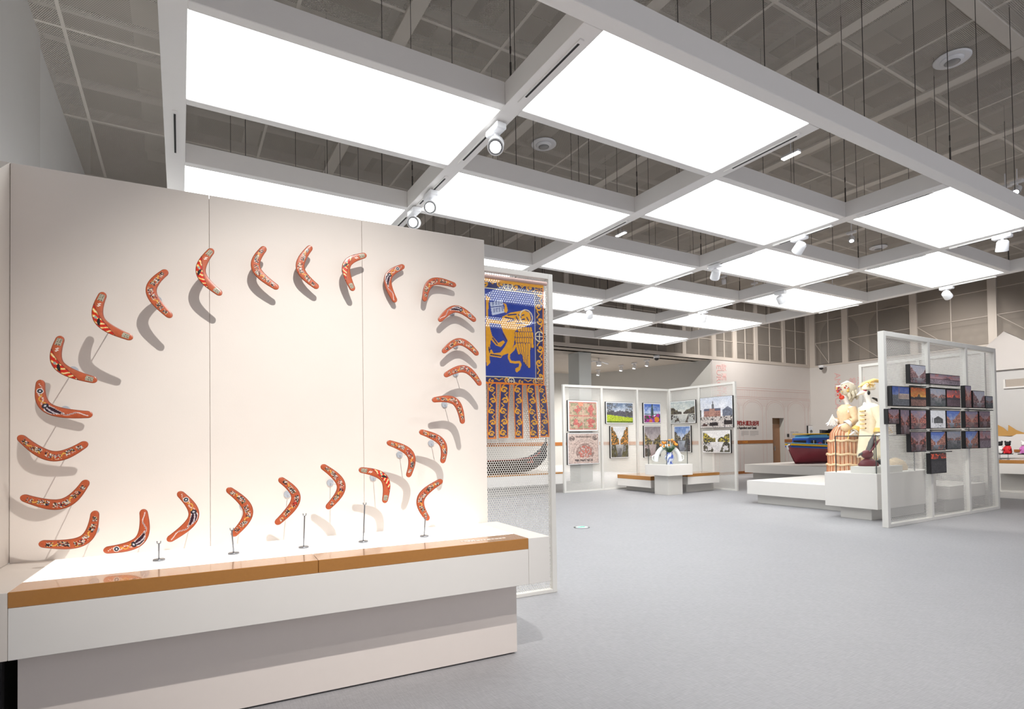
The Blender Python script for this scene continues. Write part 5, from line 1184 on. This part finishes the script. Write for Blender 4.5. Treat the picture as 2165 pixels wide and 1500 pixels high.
mtn = thing('mountain_cutout', 'golden mountain cut-out board behind the dolls', 'cut-out', (16.96, 5.4, .85))
MB().prism([(.48, .52), (.48, .80), (.36, .72), (.27, .62), (.26, .78), (.12, .66), (.0, .6), (-.12, .55), (-.3, .52)], 0, 0, .02).build('mountains', mat('mountain_gold', srgb(196, 148, 78), .6, noise=.06, nscale=10), mtn)
MB().prism([(.48, 0), (.48, .52), (.2, .5), (.1, .56), (-.9, .55), (-.9, 0)], 0, -.03, -.01).build('snow_board', mat('snow_board_white', srgb(228, 224, 222), .6, noise=.02), mtn)
tag(box('bronze_strip', 16.90, 16.925, 2.5, 5.55, .99, 1.05, BROWN, None), 'brown strip along the panel behind the dolls', 'trim strip')
def doll(px, py, mb_, mh, lab, s_=1.):
    p = onx(px, 955, 16.0); o = thing('bear_doll', lab, 'doll', (16.0, p[1], .9795), math.pi)
    MB().lathe([(.06 * s_, 0), (.075 * s_, .03), (.066 * s_, .1), (.055 * s_, .16), (.03 * s_, .18)], 16).build('body', mb_, o)
    MB().ball((0, 0, .215 * s_), .055 * s_, 12, 8).build('head', mh, o); hd = o.children[-1]
    for sg in (-1, 1):
        MB().ball((0, sg * .042, .262 * s_), .022, 8, 6).build('ear', mh, hd)
        MB().tube([(0, sg * .04, .15), (.04, sg * .058, .11), (.065, sg * .04, .08)], [.018, .02, .016], 8).build('arm', mb_, o)
        MB().tube([(.0, sg * .03, .032), (.06, sg * .04, .03)], [.028, .028], 8).build('leg', mb_, o)
    MB().ball((.05, 0, .2), .022, 8, 6).build('muzzle', mh, hd)
    return o
BEARR = mat('doll_red', srgb(210, 34, 44), .6, noise=.08, nscale=30); BEARW = mat('doll_white', srgb(236, 234, 232), .6, noise=.04, nscale=30); BEARK = mat('doll_black_fur', srgb(36, 34, 36), .8, noise=.1, nscale=30)
doll(2114, 945, BEARW, BEARK, 'small bear doll dressed in white with black head')
doll(2131, 945, BEARR, BEARK, 'small bear doll dressed in red with black head')
doll(2166, 940, mat('doll_pink', srgb(206, 120, 190), .6, noise=.1), BEARW, 'pink and white doll cut off by the right picture border')
pa, pb = onx(2108, 955, 16.0), onx(2137, 955, 16.0)
ds = thing('doll_stand', 'black shelf on thin posts under the two bear dolls', 'stand', (16.0, (pa[1] + pb[1]) / 2, .846))
hw_ = abs(pa[1] - pb[1]) / 2; box('shelf', -.08, .08, -hw_ - .02, hw_ + .02, .115, .133, BLACK, ds, .003)
for q in (-.6, .6): MB().tube([(0, q * hw_, 0), (0, q * hw_, .115)], .006, 6).lathe([(.03, 0), (.03, .006)], 12, 0, q * hw_).build('post', STEEL, ds)
pc_ = onx(2166, 940, 16.0); ds2 = thing('doll_stand', 'black shelf on a post under the pink doll', 'stand', (16.0, pc_[1], .846)); box('shelf', -.08, .08, -.1, .1, .115, .133, BLACK, ds2, .003); MB().tube([(0, 0, 0), (0, 0, .115)], .006, 6).build('post', STEEL, ds2)

# ================================================================== GONDOLA SEEN THROUGH THE NEAR SCREEN
gp = onz(1098, 1000, .56)
plinth_('display_platform', 'white platform with the black gondola seen through the near mesh', 'platform', (gp[0] - 3.0, gp[0] + 1.1, gp[1] - .6, gp[1] + .8, .25, .52), (gp[0] - 2.8, gp[0] + .9, gp[1] - .4, gp[1] + .6, 0, .25), (gp[0] - 3.0, gp[0] + 1.1, gp[1] - .605, gp[1] + .8, .52, .56))
gd = thing('gondola', 'black gondola hull with red trim seen through the near mesh', 'boat', (gp[0], gp[1], .561), 0)
secs = []
for t in np.linspace(-1, 1, 21):
    x = t * 1.72 - .82; up_ = .55 * abs(t) ** 6; top = .36 + up_ * .95; w_ = .26 * (1 - abs(t) ** 2.5) + .012
    secs.append([(x, w_ * q, (up_ * .75 if abs(t) > .5 else up_ * .75) + (top - up_ * .75) * abs(q) ** 1.2) for q in np.linspace(-1, 1, 9)])
loft('hull', secs, BLACK, gd)
MB().tube([(t * 1.72 - .82, -.27 * (1 - abs(t) ** 2.5) - .01, .365 + .5 * abs(t) ** 6) for t in np.linspace(-.85, .85, 15)], .018, 6).build('gunwale_trim', mat('gondola_red', srgb(150, 60, 40), .5, noise=.1), gd)
MB().tube([(.86, 0, .8), (.9, 0, 1.0), (.94, 0, 1.12), (.86, 0, 1.15)], [.02, .025, .03, .01], 8, flat=.4).build('prow_iron', STEEL, gd)
for x in (-.5, .1): box('seat', x, x + .25, -.16, .16, .26, .36, mat('gondola_seat', srgb(150, 70, 50), .6, noise=.1), gd, .01)
for nm in ('lamp_lens', 'batten_diffuser', 'guide_green'): MATS[nm].cycles.emission_sampling = 'NONE'
SC.cycles.transparent_max_bounces = 20; SC.cycles.max_bounces = 8; SC.cycles.diffuse_bounces = 5; SC.cycles.glossy_bounces = 3; SC.cycles.caustics_reflective = False; SC.cycles.caustics_refractive = False
